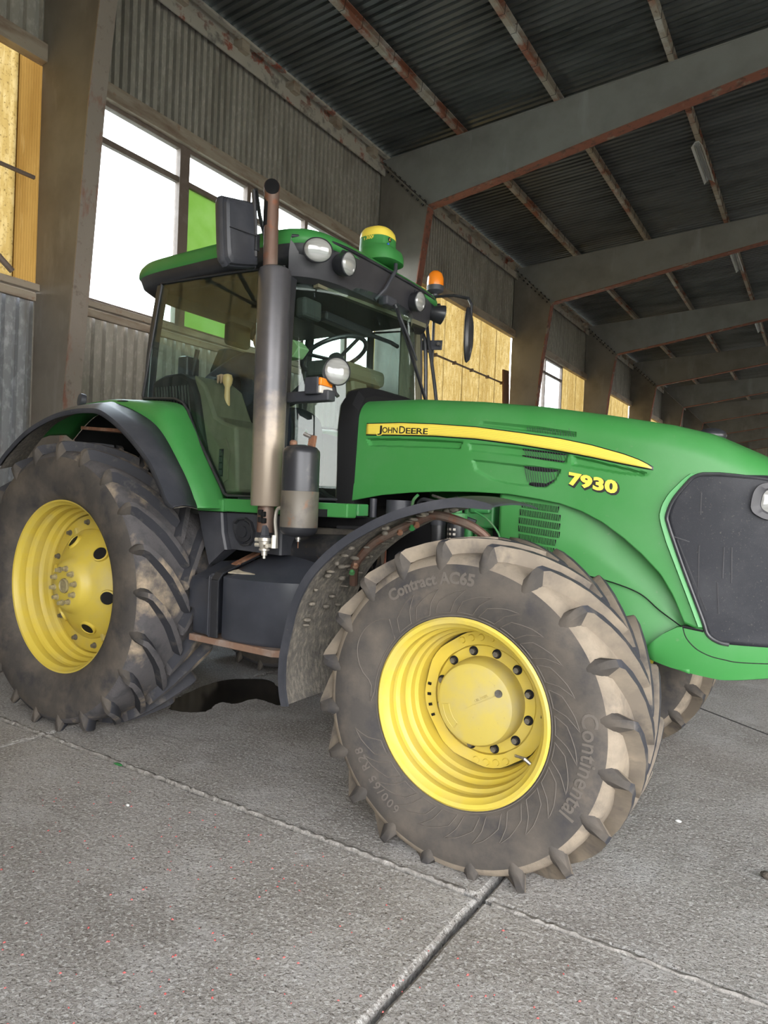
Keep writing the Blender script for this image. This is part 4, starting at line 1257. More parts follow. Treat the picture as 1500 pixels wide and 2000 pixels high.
MB().lathe([(.052, 1.425), (.060, 1.445), (.060, 1.475), (.03, 1.48), (.03, 1.50), (.0005, 1.50)], c=(2.43, -.47, 0), ax=(0, 0, 1), n=24).build('filter_head', 'green_engine', f2)
mb = MB()
for i in range(4):
    for j in range(3):
        z = 1.395 - i * .026
        a0 = math.radians(218 + j * 30)
        rr = .0475
        q = [(2.43 + rr * math.cos(a0 + d), -.47 + rr * math.sin(a0 + d)) for d in (0, .3)]
        mb.add([(q[0][0], q[0][1], z), (q[1][0], q[1][1], z), (q[1][0], q[1][1], z - .012), (q[0][0], q[0][1], z - .012)], [(0, 1, 2, 3)])
mb.build('filter_print', 'lens_white', f2, smooth=0)
MB().cyl((2.02, -.40, 1.38), (2.02, -.40, 1.535), .075, None, 24).build('intake_duct', 'black_plastic', eng)
MB().cyl((1.86, -.43, 1.30), (1.86, -.43, 1.54), .022, None, 12).build('coolant_pipe', 'black_plastic', eng)
hoses = [([(2.15, -.40, 1.52), (2.2, -.43, 1.545), (2.3, -.42, 1.53), (2.4, -.40, 1.56)], .012, 'black_smooth'), ([(2.12, -.42, 1.50), (2.14, -.44, 1.54), (2.17, -.44, 1.57)], .009, 'green_engine'),
         ([(2.24, -.40, 1.57), (2.38, -.44, 1.545), (2.52, -.42, 1.565)], .008, 'steel_dull'), ([(2.44, -.45, 1.56), (2.50, -.45, 1.52), (2.53, -.45, 1.56)], .007, 'steel'),
         ([(2.52, -.43, 1.49), (2.60, -.44, 1.45), (2.66, -.43, 1.38), (2.68, -.42, 1.30)], .006, 'green_engine'), ([(2.2, -.38, 1.44), (2.35, -.40, 1.47), (2.5, -.37, 1.43)], .014, 'black_smooth')]
for p_, r_, m_ in hoses:
    MB().tube(smooth_pts(p_, 5), r_, 8).build('hose', m_, eng)

# ---- front mudguard
def arc_guard(cx, cz, pts, ya, yb, th, name, mats, drop=0.0, crown=.02, inner=None):
    """pts: (x, z) along the outer lip at ya; swept to yb"""
    P = smooth_pts([(a, 0, b) for a, b in pts], 8)
    rows_o, rows_i = [], []
    nw = 10
    for k_, p in enumerate(P):
        d = Vector((p.x - cx, 0, p.z - cz)).normalized()
        ro, ri = [], []
        for j in range(nw + 1):
            t = j / nw
            y = ya + (yb - ya) * t
            lift = crown * math.sin(PI * min(1, t * 1.0)) ** .7
            q = p + d * lift
            ro.append(Vector((q.x, y, q.z)))
            ri.append(Vector((q.x - d.x * th, y, q.z - d.z * th)))
        rows_o.append(ro)
        rows_i.append(ri)
    mb = MB()
    n = len(P)
    rings = [rows_o[i] + rows_i[i][::-1] for i in range(n)]
    k = 2 * (nw + 1)
    vs = [v for r in rings for v in r]
    fs, ms = [], []
    for i in range(n - 1):
        for j in range(k):
            j2 = (j + 1) % k
            fs.append([i * k + j, i * k + j2, (i + 1) * k + j2, (i + 1) * k + j])
            ms.append(1 if nw + 1 <= j < k - 1 else 0)
    fs.append(list(range(k)))
    ms.append(0)
    fs.append([(n - 1) * k + j for j in range(k)][::-1])
    ms.append(0)
    mb.v = [tuple(v) for v in vs]
    mb.f = fs
    mb.mi = ms
    return mb.build(name, mats, T, smooth=40)
for s in (1, -1):
    g = arc_guard(2.86, .655, [(2.985, 1.520), (2.949, 1.532), (2.828, 1.547), (2.672, 1.523), (2.506, 1.474), (2.356, 1.407), (2.211, 1.318), (2.073, 1.193), (1.985, 1.046), (1.937, .880), (1.909, .735), (1.912, .600), (1.935, .510)], -1.27 * s, -.74 * s, .008, 'front_mudguard', ['black_plastic', 'fender_mud'], crown=.018)
    if s == 1:
        lip = smooth_pts([(2.985, -1.27, 1.515), (2.949, -1.27, 1.527), (2.828, -1.27, 1.540), (2.672, -1.27, 1.514), (2.506, -1.27, 1.464), (2.356, -1.27, 1.394), (2.211, -1.27, 1.302), (2.073, -1.27, 1.175), (1.985, -1.27, 1.03), (1.940, -1.27, .870), (1.915, -1.27, .735), (1.918, -1.27, .600), (1.940, -1.27, .512)], 6)
        rings = []
        for i, p in enumerate(lip):
            d = Vector((p.x - 2.86, 0, p.z - .655)).normalized()
            w_ = .030 * min(1, .25 + i / 14)
            rings.append([p + d * .010 + Vector((0, -.006, 0)), p + d * .008 + Vector((0, .012, 0)), p - d * w_ + Vector((0, .008, 0)), p - d * w_ + Vector((0, -.006, 0))])
        MB().loft(rings, True, False, True).build('mudguard_lip', 'black_plastic', g, smooth=30)
        MB().tube(smooth_pts([(2.089, -.93, 1.095), (2.12, -.97, 1.18), (2.16, -.98, 1.24), (2.278, -1.0, 1.335), (2.475, -1.0, 1.428), (2.581, -1.0, 1.468), (2.697, -.98, 1.448), (2.777, -.95, 1.412), (2.83, -.90, 1.345), (2.86, -.80, 1.20), (2.86, -.70, .80)], 6), .022, 10).build('guard_bracket', 'rust_pipe', g)
        for (x_, z_) in ((2.14, 1.17), (2.16, 1.205), (2.41, 1.385), (2.475, 1.41), (2.50, 1.425)):
            MB().cyl((x_, -1.02, z_), (x_ + .006, -1.03, z_ - .012), .014, None, 6).build('bracket_bolt', 'green_engine' if x_ in (2.14, 2.475) else 'rust', g, smooth=0)
        for i in range(44):          # dried mud lumps inside the guard
            t = random.uniform(.22, .75)
            p = lip[int(t * (len(lip) - 1))]
            d = Vector((p.x - 2.86, 0, p.z - .655)).normalized()
            c = p - d * .010 + Vector((0, random.uniform(.12, .42), 0))
            mb = MB().sphere((0, 0, 0), (random.uniform(.012, .03), random.uniform(.01, .03), random.uniform(.006, .014)), 7, 5)
            mb.v = [(c.x + x + random.uniform(-.003, .003), c.y + y, c.z + z) for x, y, z in mb.v]
            mb.build('mud_lump', 'mud_lump', g, smooth=60)

# ---- rear mudguards: green inner shell with a wide black flare
def rear_guard(s):
    path_g = [(-.60, 1.86), (-.35, 2.02), (.0, 2.090), (.297, 2.083), (.58, 1.990), (.75, 1.885), (.917, 1.693), (1.015, 1.560), (1.073, 1.445)]
    path_c = [(-.55, 1.92), (-.30, 2.08), (.02, 2.128), (.30, 2.128), (.629, 2.096), (.737, 2.010), (.90, 1.762), (1.0, 1.62), (1.085, 1.445)]
    A = smooth_pts([(x, -1.075 * s, z) for x, z in path_g], 8)
    B = smooth_pts([(x, -.985 * s, z) for x, z in [(a + (c - a) * .75, b + (d - b) * .75) for (a, b), (c, d) in zip(path_g, path_c)]], 8)
    C = smooth_pts([(x, -.865 * s, z) for x, z in path_c], 8)
    D = [Vector((p.x - .02, -.80 * s, p.z - .03)) for p in C]
    g = MB().grid([A, B, C, D]).build('rear_mudguard', 'green', T, smooth=70, solid=.006 * s)
    out = [(-.72, 1.66), (-.60, 1.76), (-.36, 1.90), (-.10, 1.985), (.10, 2.016), (.28, 2.022), (.446, 2.000), (.669, 1.882), (.886, 1.712), (.997, 1.572), (1.06, 1.480), (1.115, 1.452)]
    inn = [(-.80, 1.69), (-.66, 1.82), (-.40, 1.99), (-.10, 2.070), (.06, 2.090), (.20, 2.092), (.297, 2.083), (.58, 1.990), (.75, 1.885), (.917, 1.693), (1.0, 1.58), (1.075, 1.448)]
    O = smooth_pts([(x, -1.275 * s, z) for x, z in out], 8)
    I = smooth_pts([(x, -1.072 * s, z) for x, z in inn], 8)
    M1 = [(o * .6 + i * .4) + Vector((0, 0, .012)) for o, i in zip(O, I)]
    ctr = Vector((.15, 0, .9))
    L_ = []
    for o in O:
        d = (Vector((o.x, 0, o.z)) - Vector((.1, 0, .9))).normalized()
        L_.append(o - d * .03)
    fl = MB().grid([L_, O, M1, I]).build('flare', 'black_plastic', g, smooth=50, solid=.008 * s)
    # muddy inner face of the flare
    un_ = []
    for row, y_ in ((O, -1.255), (M1, -1.15), (I, -1.05)):
        rr = []
        for o in row:
            d = (Vector((o.x, 0, o.z)) - Vector((.1, 0, .9))).normalized()
            p = o - d * .026
            rr.append(Vector((p.x, y_ * s, p.z)))
        un_.append(rr)
    MB().grid(un_).build('flare_underside', 'fender_mud', fl, smooth=60)
    # wheel house wall
    W_ = [Vector((p.x, -.80 * s, p.z - .03)) for p in C]
    low = [Vector((p.x * .6 + .05, -.66 * s, 1.2)) for p in C]
    MB().grid([W_, low]).build('wheel_house', 'black_deep', g, smooth=60)
    if s == 1:
        MB().sphere((.30, -1.025, 2.098), (.055, .028, .010), 16, 8).build('cover_cap', 'black_smooth', g)
        MB().lathe([(.0005, -.02), (.042, -.02), (.046, -.01), (.046, .015), (.040, .02), (.0005, .021)], c=(-.20, -.98, 2.135), ax=(-.3, -.9, .1), n=24).build('marker_lamp', 'black_plastic', g)
        MB().bar((-.02, -1.0, 1.93), (.42, -1.0, 1.90), .20, .02).build('light_bracket', 'rust', g, smooth=0)
rear_guard(1)
rear_guard(-1)

# ---- exhaust stack
ex = empty('exhaust', T)
sx_, sy_ = 1.535, -1.00
def spun(name, prof, material, parent, c=(sx_, sy_, 0), n=40):
    return MB().lathe(prof, c=c, ax=(0, 0, 1), n=n).build(name, material, parent, smooth=40)
spun('heat_shield', [(.040, 2.770), (.066, 2.770), (.084, 2.760), (.090, 2.735), (.089, 2.10), (.0885, 1.90), (.086, 1.482), (.082, 1.474), (.040, 1.474)], 'stack_paint', ex)
rings = []
for z in (2.76, 2.80, 3.0, 3.12):
    rings.append([Vector((sx_ - .035 - (z - 2.78) * .02 + .040 * math.cos(2 * PI * j / 28), sy_ + .040 * math.sin(2 * PI * j / 28), z)) for j in range(28)])
tilt = []
for j in range(28):          # mitred, bent-over mouth facing forward
    a = 2 * PI * j / 28
    tilt.append(Vector((sx_ - .045 + .044 * math.cos(a), sy_ + .044 * math.sin(a), 3.225 - .062 * (math.cos(a) * .67 - math.sin(a) * .74))))
rings.append(tilt)
ip = [Vector((v.x * .999 + .001, v.y, v.z)) for v in tilt]
inner = [Vector((sx_ - .045 + (v.x - sx_ + .045) * .93, sy_ + (v.y - sy_) * .93, v.z - .001)) for v in tilt]
MB().loft(rings, True, False, False).loft([tilt, inner], True, False, False).build('tail_pipe', 'rust_pipe', ex, smooth=40)
deep = [Vector((v.x, v.y, 3.0)) for v in inner]
MB().loft([inner, deep], True, False, True).build('pipe_bore', 'black_deep', ex, smooth=40)
MB().cyl((sx_, sy_, 1.33), (sx_, sy_, 1.475), .046, None, 24).build('lower_pipe', 'rust_pipe', ex)
for (dx, dz) in ((.01, 1.44), (.03, 1.43), (.01, 1.40), (.035, 1.395)):
    MB().bb((sx_ + dx - .012, sy_ - .062, dz - .014), (sx_ + dx + .010, sy_ - .040, dz + .014)).build('clamp', 'black_deep', ex, smooth=0, bevel=.003)
MB().bar((sx_ - .02, sy_ + .06, 2.5), (1.43, -.80, 2.52), .04, .04).bar((sx_ - .02, sy_ + .06, 1.7), (1.43, -.84, 1.7), .04, .04).build('stay', 'black_smooth', ex, smooth=0)
# brake coupling under it
cp = empty('air_coupling', T)
spun('coupling_collar', [(.0005, 1.375), (.022, 1.37), (.030, 1.315), (.036, 1.313), (.036, 1.300), (.0005, 1.300)], 'black_plastic', cp, (1.552, -1.02, 0), 8)
spun('coupling_body', [(.0005, 1.302), (.036, 1.302), (.038, 1.285), (.032, 1.280), (.032, 1.255), (.024, 1.245), (.030, 1.242), (.030, 1.232), (.016, 1.228), (.016, 1.205), (.009, 1.203), (.009, 1.188), (.0005, 1.187)], 'zinc', cp, (1.552, -1.02, 0), 20)
for (dx, dz) in ((-.045, 1.290), (-.045, 1.262), (.040, 1.258)):
    MB().cyl((1.552, -1.03, dz), (1.552 + dx, -1.045, dz), .012, None, 8).build('port_nut', 'zinc', cp, smooth=0)
MB().tube(smooth_pts([(1.63, -1.03, 1.265), (1.642, -1.03, 1.32), (1.632, -1.03, 1.40), (1.645, -1.03, 1.46), (1.70, -1.04, 1.47)], 6), .010, 8).build('pipe', 'zinc', cp)
MB().cyl((1.632, -1.03, 1.25), (1.632, -1.03, 1.32), .020, .018, 6).bar((1.56, -1.03, 1.262), (1.63, -1.03, 1.262), .02, .02).build('elbow', 'zinc', cp, smooth=0)

# ---- air reservoir
ar = empty('air_reservoir', T)
AC = (1.795, -1.03, 0)
spun('upper_shell', [(.0005, 1.805), (.04, 1.802), (.080, 1.790), (.095, 1.772), (.098, 1.755), (.098, 1.560)], 'tank_paint', ar, AC)
spun('lower_shell', [(.098, 1.560), (.0995, 1.558), (.0995, 1.372)], 'tank_dusty', ar, AC)
spun('bottom_cap', [(.0995, 1.372), (.096, 1.350), (.080, 1.332), (.04, 1.322), (.0005, 1.320)], 'tank_paint', ar, AC)
spun('drain_valve', [(.0005, 1.322), (.016, 1.320), (.016, 1.308), (.010, 1.306), (.010, 1.296), (.0005, 1.295)], 'steel', ar, AC, 10)
MB().tube([(1.795, -1.03, 1.297), (1.795, -1.03, 1.262)], .0025, 5).build('pull_wire', 'rust', ar)
spun('top_port', [(.020, 1.80), (.020, 1.818), (.012, 1.826), (.0005, 1.827)], 'rust', ar, (1.755, -1.05, 0), 8)
MB().bar((1.835, -1.0, 1.79), (1.845, -1.0, 1.855), .04, .02, (0, 1, 0)).build('port_block', 'rust', ar, smooth=0, bevel=.003)
MB().cyl((1.838, -1.01, 1.845), (1.80, -1.02, 1.862), .010, None, 8).build('port_fitting', 'steel', ar)
MB().bar((1.80, -.94, 1.45), (1.85, -.60, 1.45), .12, .04).build('reservoir_bracket', 'black_deep', ar, smooth=0)

# ---- side tank, filler panel, steps
tk = empty('fuel_tank', T)
def tank_body(x0, x1, plan, z0, z1, ztop_, inset, name, material):
    lo = [Vector((a, b, z0)) for a, b in plan]
    lo2 = [Vector((a * .995 + .006, b * .985, z0 - .02)) for a, b in plan]
    hi = [Vector((a, b, z1)) for a, b in plan]
    cx = sum(a for a, b in plan) / len(plan)
    rim = [Vector((a + (cx - a) * .03, b + .02, z1 + .014)) for a, b in plan]
    tp = [Vector((cx + (a - cx) * inset, -.55 + (b + .55) * .35, ztop_)) for a, b in plan]
    return MB().loft([lo2, lo, hi, rim, tp], True, False, True).build(name, material, tk, smooth=50)
plan = [(1.22, -.60), (1.22, -.99), (1.30, -1.005), (1.42, -1.005), (1.52, -.99), (1.62, -.955), (1.71, -.90), (1.78, -.82), (1.82, -.72), (1.83, -.60)]
tank_body(1.22, 1.83, plan, .715, 1.055, 1.215, .55, 'tank_body', 'tank_plastic')
MB().loft([[Vector((a, b, z)) for a, b in ((.985 + dx, -.55), (.945 + dx + d2, -.985 + e), (.985 + dx, -1.0 + e), (1.085, -1.0 + e), (1.125, -1.01), (1.125, -.55))] for z, dx, d2, e in ((.705, .03, 0, .01), (.72, .03, 0, 0), (.80, .03, 0, 0), (.845, .022, 0, 0), (.855, 0, -.012, 0), (.985, 0, -.012, 0), (1.035, .01, 0, 0), (1.055, .03, .01, .03))] + [[Vector((a, b, 1.12)) for a, b in ((1.0, -.55), (1.0, -.80), (1.03, -.81), (1.10, -.81), (1.12, -.81), (1.125, -.55))]], True, False, True).build('tool_box', 'tank_plastic', tk, smooth=25, bevel=.004)
MB().bb((1.128, -1.012, .70), (1.148, -.98, 1.05)).bb((1.128, -1.0, 1.03), (1.148, -.8, 1.07)).build('box_edge', 'black_plastic', tk, smooth=0, bevel=.005)
stp = [(1.185, -1.015, .705), (1.183, -1.018, 1.035), (1.185, -.985, 1.075), (1.19, -.85, 1.12), (1.20, -.70, 1.165)]
mb = MB()
for a, b in zip(stp, stp[1:]):
    mb.bar(a, b, .058, .012, (0, -1, .2))
mb.build('tank_strap', 'black_smooth', tk, smooth=0, bevel=.003)
MB().bar((1.19, -.88, 1.115), (1.20, -.68, 1.185), .045, .014, (0, -.3, 1)).build('strap_latch', 'rust', tk, smooth=0)
MB().cyl((1.165, -.86, 1.12), (1.22, -.86, 1.125), .008, None, 6).build('strap_bolt', 'rust', tk, smooth=0)
MB().prism([(.95, -.99), (1.62, -1.01), (1.75, -.93), (1.83, -.78), (1.83, -.5), (.95, -.5)], 'xy', .655, .694).build('tank_shelf', 'shelf_rust', tk, smooth=0, bevel=.004)
MB().add([(1.235, -.97, 1.076), (1.33, -.965, 1.079), (1.43, -.955, 1.080), (1.40, -.90, 1.097), (1.37, -.84, 1.117), (1.30, -.88, 1.104), (1.245, -.93, 1.088)], [(0, 1, 2, 3, 4, 5, 6)]).build('dust_patch', 'dry_dust', tk, smooth=0, solid=-.006)
pn = empty('side_panel', T)
MB().loft([[Vector((a, y, z)) for a, z in ((.855 + d, 1.42), (1.07 - d, 1.42), (1.085 - d, 1.30), (1.115 - d, 1.20), (.965 + d, 1.10), (.92 + d, 1.22))] for y, d in ((-.78, 0), (-.865, 0), (-.875, .012))], True, False, True).build('step_cover', 'black_plastic', pn, smooth=20)
MB().loft([[Vector((a, y, z)) for a, z in ((1.075 + d, 1.42), (1.52 - d, 1.42), (1.52 - d, 1.195), (1.125 + d, 1.205), (1.09 + d, 1.30))] for y, d in ((-.70, 0), (-.84, 0), (-.85, .01))], True, False, True).build('filler_panel', 'black_plastic', pn, smooth=20)
oc = [(1.155, 1.365), (1.19, 1.395), (1.25, 1.400), (1.30, 1.375), (1.325, 1.32), (1.32, 1.265), (1.29, 1.235), (1.24, 1.228), (1.19, 1.265), (1.165, 1.315)]
MB().loft([[Vector((1.245 + (a - 1.245) * k_, y, 1.315 + (z - 1.315) * k_)) for a, z in oc] for y, k_ in ((-.845, 1), (-.872, .97), (-.874, .86), (-.856, .80))], True, False, True).build('filler_rim', 'black_smooth', pn, smooth=25)
MB().lathe([(.062, .0), (.060, .016), (.034, .018), (.032, .030), (.0005, .031)], c=(1.245, -.852, 1.315), ax=(0, -1, 0), n=24).build('filler_cap', 'black_smooth', pn)
MB().cyl((1.42, -.66, 1.215), (1.95, -.66, 1.235), .10, None, 28).sphere((1.42, -.66, 1.215), (.06, .10, .10)).build('lower_reservoir', 'tank_paint', T)
MB().bb((1.36, -.68, 1.29), (2.05, -.60, 1.36)).build('cab_beam', 'tank_dusty', T, smooth=0, bevel=.01)
MB().bb((1.5, -.66, 1.36), (2.2, -.5, 1.43)).build('beam_cover', 'black_deep', T, smooth=0, bevel=.01)
MB().bar((1.88, -.80, 1.375), (2.02, -.78, 1.378), .03, .016).build('beam_rail', 'black_deep', T, smooth=0)

# ---- cab
cab = empty('cab', T)
def yc(z): return -.875 + .055 * (z - 1.5)
# sill, floor, front cowl
MB().bb((1.05, -.885, 1.428), (2.0, -.80, 1.505)).bb((.88, -.90, 1.425), (1.10, -.80, 1.50)).build('sill', 'green', cab, smooth=0, bevel=.008)
MB().bb((1.97, -.80, 1.44), (2.01, -.70, 1.505)).build('sill_end', 'green_engine', cab, smooth=0, bevel=.006)
MB().bb((.30, -.80, 1.40), (1.62, .80, 1.50)).build('cab_floor', 'cab_liner', cab, smooth=0)
MB().bb((.88, .80, 1.425), (1.60, .885, 1.505)).build('sill', 'green', cab, smooth=0, bevel=.008)
MB().bb((1.18, -.86, 1.505), (1.55, -.84, 1.525)).build('door_seal', 'black_smooth', cab, smooth=0)
# cowl between windscreen and hood: dark rubber seal, rounded at the top
cw = [(-.475, 1.50), (-.48, 1.95), (-.46, 2.10), (-.40, 2.19), (-.30, 2.225), (-.15, 2.235), (.15, 2.235), (.30, 2.225), (.40, 2.19), (.46, 2.10), (.48, 1.95), (.475, 1.50)]
MB().loft([[Vector((x, y * k_, 1.5 + (z - 1.5) * k2)) for y, z in cw] for x, k_, k2 in ((1.62, 1, 1), (1.70, 1.0, 1.0), (1.745, .985, .93))], True, False, True).build('cowl', 'black_deep', cab, smooth=30)
# posts
def post(name, path, w, d, material='black_smooth'):
    mb = MB()
    P = smooth_pts(path, 5)
    mb.loft([[p + Vector((-w / 2, -d / 2, 0)), p + Vector((w / 2, -d / 2, 0)), p + Vector((w / 2, d / 2, 0)), p + Vector((-w / 2, d / 2, 0))] for p in P], True, False, True)
    return mb.build(name, material, cab, smooth=50, bevel=.006)
for s in (1, -1):
    post('front_post', [(1.43, -.80 * s, 1.5), (1.43, -.775 * s, 2.0), (1.42, -.755 * s, 2.5), (1.415, -.73 * s, 2.86)], .055, .060, 'black_smooth' if s == 1 else 'olive_trim')
    post('rear_post', [(.27, -.80 * s, 2.12), (.285, -.79 * s, 2.5), (.345, -.775 * s, 2.90)], .05, .06)
    post('middle_post', [(.96, -.80 * s, 1.52), (.97, -.785 * s, 2.2), (.98, -.765 * s, 2.88)], .04, .05, 'cab_liner') if s == -1 else None
# left front pillar moulding, pale green-grey inside
MB().loft([[Vector((1.415 + a, .60 + b, z)) for a, b in ((-.03, -.05), (.05, -.02), (.05, .05), (-.03, .06))] for z in (1.6, 2.2, 2.85)], True, False, True).build('pillar_trim', 'olive_trim', cab, smooth=40, bevel=.015)
# right window: shaped pane that dips in front of the mudguard
rw = [(.362, 2.905), (.262, 2.165), (.272, 2.145), (.58, 2.128), (.66, 2.10), (.715, 2.045), (.80, 1.90), (1.085, 1.535), (1.11, 1.523), (1.43, 1.523), (1.425, 2.86), (.96, 2.885)]
def side_glass(name, poly, s, material):
    n = len(poly)
    vs = [(x, yc(z) * s, z) for x, z in poly]
    return MB().add(vs, [tuple(range(n))]).build(name, material, cab, smooth=0, solid=.004)
gl = side_glass('side_window', rw, 1, 'glass_cab')
MB().tube([(x, yc(z) - .004, z) for x, z in rw], .009, 8, True).build('window_seal', 'black_smooth', gl)
gl2 = side_glass('door_window', rw, -1, 'glass_cab')
MB().tube([(x, -yc(z) + .004, z) for x, z in rw], .009, 8, True).build('window_seal', 'black_smooth', gl2)
MB().tube(smooth_pts([(1.32, .80, 2.30), (1.33, .74, 2.26), (1.33, .74, 2.10), (1.32, .80, 2.05)], 5), .011, 8).build('door_handle', 'black_smooth', gl2)
# windscreen, bowed forward, full depth beside the cowl
def wsx(y, z):
    t = abs(y) / .705
    return 1.435 + .295 * (1 - t ** 2.3) ** .9 - .060 * max(0, z - 1.9)
rows = []
for i in range(41):
    y = -.705 + 1.41 * i / 40
    rows.append([Vector((wsx(y, z), y * (1 - .02 * (z - 1.5)), z)) for z in [1.525 + (2.84 - 1.525) * j / 16 for j in range(17)]])
ws = MB().grid(rows).build('windscreen', 'glass_cab', cab, smooth=80, solid=.004)
MB().tube([(wsx(y, 1.525), y, 1.525) for y in [-.705 + .24 * j / 8 for j in range(9)]], .008, 6).build('windscreen_seal', 'black_smooth', ws)
MB().bb((1.64, -.72, 1.44), (1.70, -.45, 1.50)).build('sill', 'green', cab, smooth=0)
# rear window
MB().add([(.27, -.77, 2.12), (.27, .77, 2.12), (.345, .75, 2.88), (.345, -.75, 2.88)], [(0, 1, 2, 3)]).build('rear_window', 'glass_cab', cab, smooth=0, solid=.004)
MB().bb((.25, -.80, 1.50), (.31, .80, 2.12)).build('rear_wall', 'cab_liner', cab, smooth=0)
# roof
def plan_ring(k, z, dx=0, n=96, ex=7.0):
    a, b = .83 * k, .835 * (k * .4 + .6 if k > .9 else k)
    out = []
    for j in range(n):
        t = 2 * PI * j / n
        c, s_ = math.cos(t), math.sin(t)
        out.append(Vector((.822 + dx + a * math.copysign(abs(c) ** (2 / ex), c), b * math.copysign(abs(s_) ** (2 / ex), s_), z)))
    return out
def tip(r, k0, k1):      # the roof slopes down a little to the rear
    return [Vector((v.x, v.y, v.z - .015 * max(0, (1.0 - v.x)))) for v in r]
roof = MB().loft([tip(plan_ring(k, z), 0, 0) for k, z in ((.985, 2.985), (1.0, 3.000), (1.0, 3.025), (.985, 3.050), (.95, 3.075), (.88, 3.100), (.75, 3.118), (.5, 3.128), (.2, 3.132))], True, False, True).build('roof', 'green', cab, smooth=50)
MB().loft([tip(plan_ring(k, z), 0, 0) for k, z in ((.86, 2.875), (.90, 2.885), (.93, 2.915), (.955, 2.93), (.97, 2.96), (.985, 2.988))], True, False, True).build('roof_underside', 'black_smooth', roof, smooth=40)
MB().loft([[Vector((.822 + (v.x - .822) * k, v.y * k, z)) for v in plan_ring(.86, 0)] for k, z in ((1, 2.874), (.98, 2.868))], True, False, True).build('headliner', 'cab_liner', roof, smooth=30)
# black visor band over the windscreen
rows = []
for i in range(49):
    y = -.808 + 1.616 * i / 48
    t = abs(y) / .832
    fx = 1.645 - .20 * t ** 7 - .02 * t ** 2
    rows.append([Vector((fx - .10, y * .90, 2.80)), Vector((fx - .035, y * .95, 2.815)), Vector((fx - .015, y * .98, 2.87)), Vector((fx - .002, y, 2.94)), Vector((fx + .012, y * 1.005, 3.005)), Vector((fx + .016, y * 1.005, 3.022)), Vector((fx - .01, y, 3.03)), Vector((fx - .10, y * .97, 3.03))])
vis = MB().grid(rows).build('visor', 'visor_black', roof, smooth=45)
MB().tube([r[5] + Vector((.003, 0, 0)) for r in rows], .010, 8).build('visor_lip', 'black_smooth', vis)
def lamp(name, c, ax, r, depth, parent, oval=1.0, material='lens_clear'):
    c, ax = Vector(c), Vector(ax).normalized()
    l = empty(name, parent)
    h = MB().lathe([(.0005, -depth), (r * .55, -depth), (r * .92, -depth * .6), (r * 1.06, -.012), (r * 1.08, 0), (r * 1.0, .004)], c=(0, 0, 0), ax=ax, n=32)
    g = MB().lathe([(r * 1.0, -.002), (r * .97, .004), (r * .7, .012), (r * .35, .017), (.0005, .018)], c=(0, 0, 0), ax=ax, n=32)
    for m_ in (h, g):
        m_.v = [(c.x + x, c.y + y, c.z + z * oval) for x, y, z in m_.v]
    return h, g
def work_lamp(c, ax, r, depth, parent, oval=1.0):
    c_ = Vector(c); ax = Vector(ax).normalized()
    def dish(prof):
        m_ = MB().lathe(prof, c=(0, 0, 0), ax=ax, n=32)
        m_.v = [(c_.x + x, c_.y + y, c_.z + z * oval) for x, y, z in m_.v]
        return m_
    h = dish([(.0005, -depth), (r * .55, -depth), (r * .92, -depth * .6), (r * 1.06, -.012), (r * 1.08, 0), (r * 1.0, .004)]).build('work_lamp', 'black_smooth', parent, smooth=40)
    dish([(r * 1.0, -.002), (r * .97, .004), (r * .7, .012), (r * .35, .017), (.0005, .018)]).build('lamp_lens', 'lens_clear', h, smooth=60)
    return h
work_lamp((1.64, -.765, 2.930), (.62, -.55, -.12), .080, .10, roof, .80)
work_lamp((1.70, -.545, 2.910), (.93, -.02, -.10), .066, .11, roof, 1.0)
work_lamp((1.70, .30, 2.915), (.93, -.02, -.08), .066, .11, roof, 1.0)
work_lamp((1.655, .715, 2.930), (.62, .55, -.12), .080, .10, roof, .80)
for y in (-.72, -.53, .31):
    MB().bb((1.61, y - .018, 2.965), (1.66, y + .018, 3.0)).build('lamp_bracket', 'black_smooth', roof, smooth=0)
# satellite receiver on the roof front
gp = empty('satellite_receiver', T)
GC = (1.53, 0, 0)
def gring(a, b, z, n=40, ex=2.6, dx=0):
    out = []
    for j in range(n):
        t = 2 * PI * j / n
        c, s_ = math.cos(t), math.sin(t)
        out.append(Vector((1.53 + dx + a * math.copysign(abs(c) ** (2 / ex), c), b * math.copysign(abs(s_) ** (2 / ex), s_), z)))
    return out
MB().loft([gring(.120, .120, 3.090, dx=.035), gring(.136, .138, 3.096, dx=.035), gring(.138, .140, 3.135, dx=.032), gring(.132, .136, 3.170, dx=.026), gring(.118, .124, 3.195, dx=.008), gring(.112, .116, 3.205), gring(.110, .114, 3.260)], True, False, True).build('receiver_base', 'green', gp, smooth=50)
MB().loft([gring(.111, .115, 3.258), gring(.110, .114, 3.275), gring(.104, .108, 3.300), gring(.088, .091, 3.322), gring(.060, .062, 3.335), gring(.02, .02, 3.340)], True, False, True).build('receiver_dome', 'yellow_decal', gp, smooth=50)
def gtext(u, v, w):
    a = math.radians(-158) + u / .114
    return (1.53 + (.1135 + w) * math.cos(a), (.1175 + w) * math.sin(a), 3.232 + v)
text_part('receiver_text', 'StarFire 3000', .034, gtext, 'yellow_decal', gp, .0006, .0006)
a_ = math.radians(-14)
MB().cyl((1.53 + .112 * math.cos(a_), .114 * math.sin(a_), 3.238), (1.53 + .1145 * math.cos(a_), .1165 * math.sin(a_), 3.238), .016, None, 12).build('badge', 'black_decal', gp)
bx, by, bz = 1.53 + .1155 * math.cos(a_), .1175 * math.sin(a_), 3.238
mb = MB()
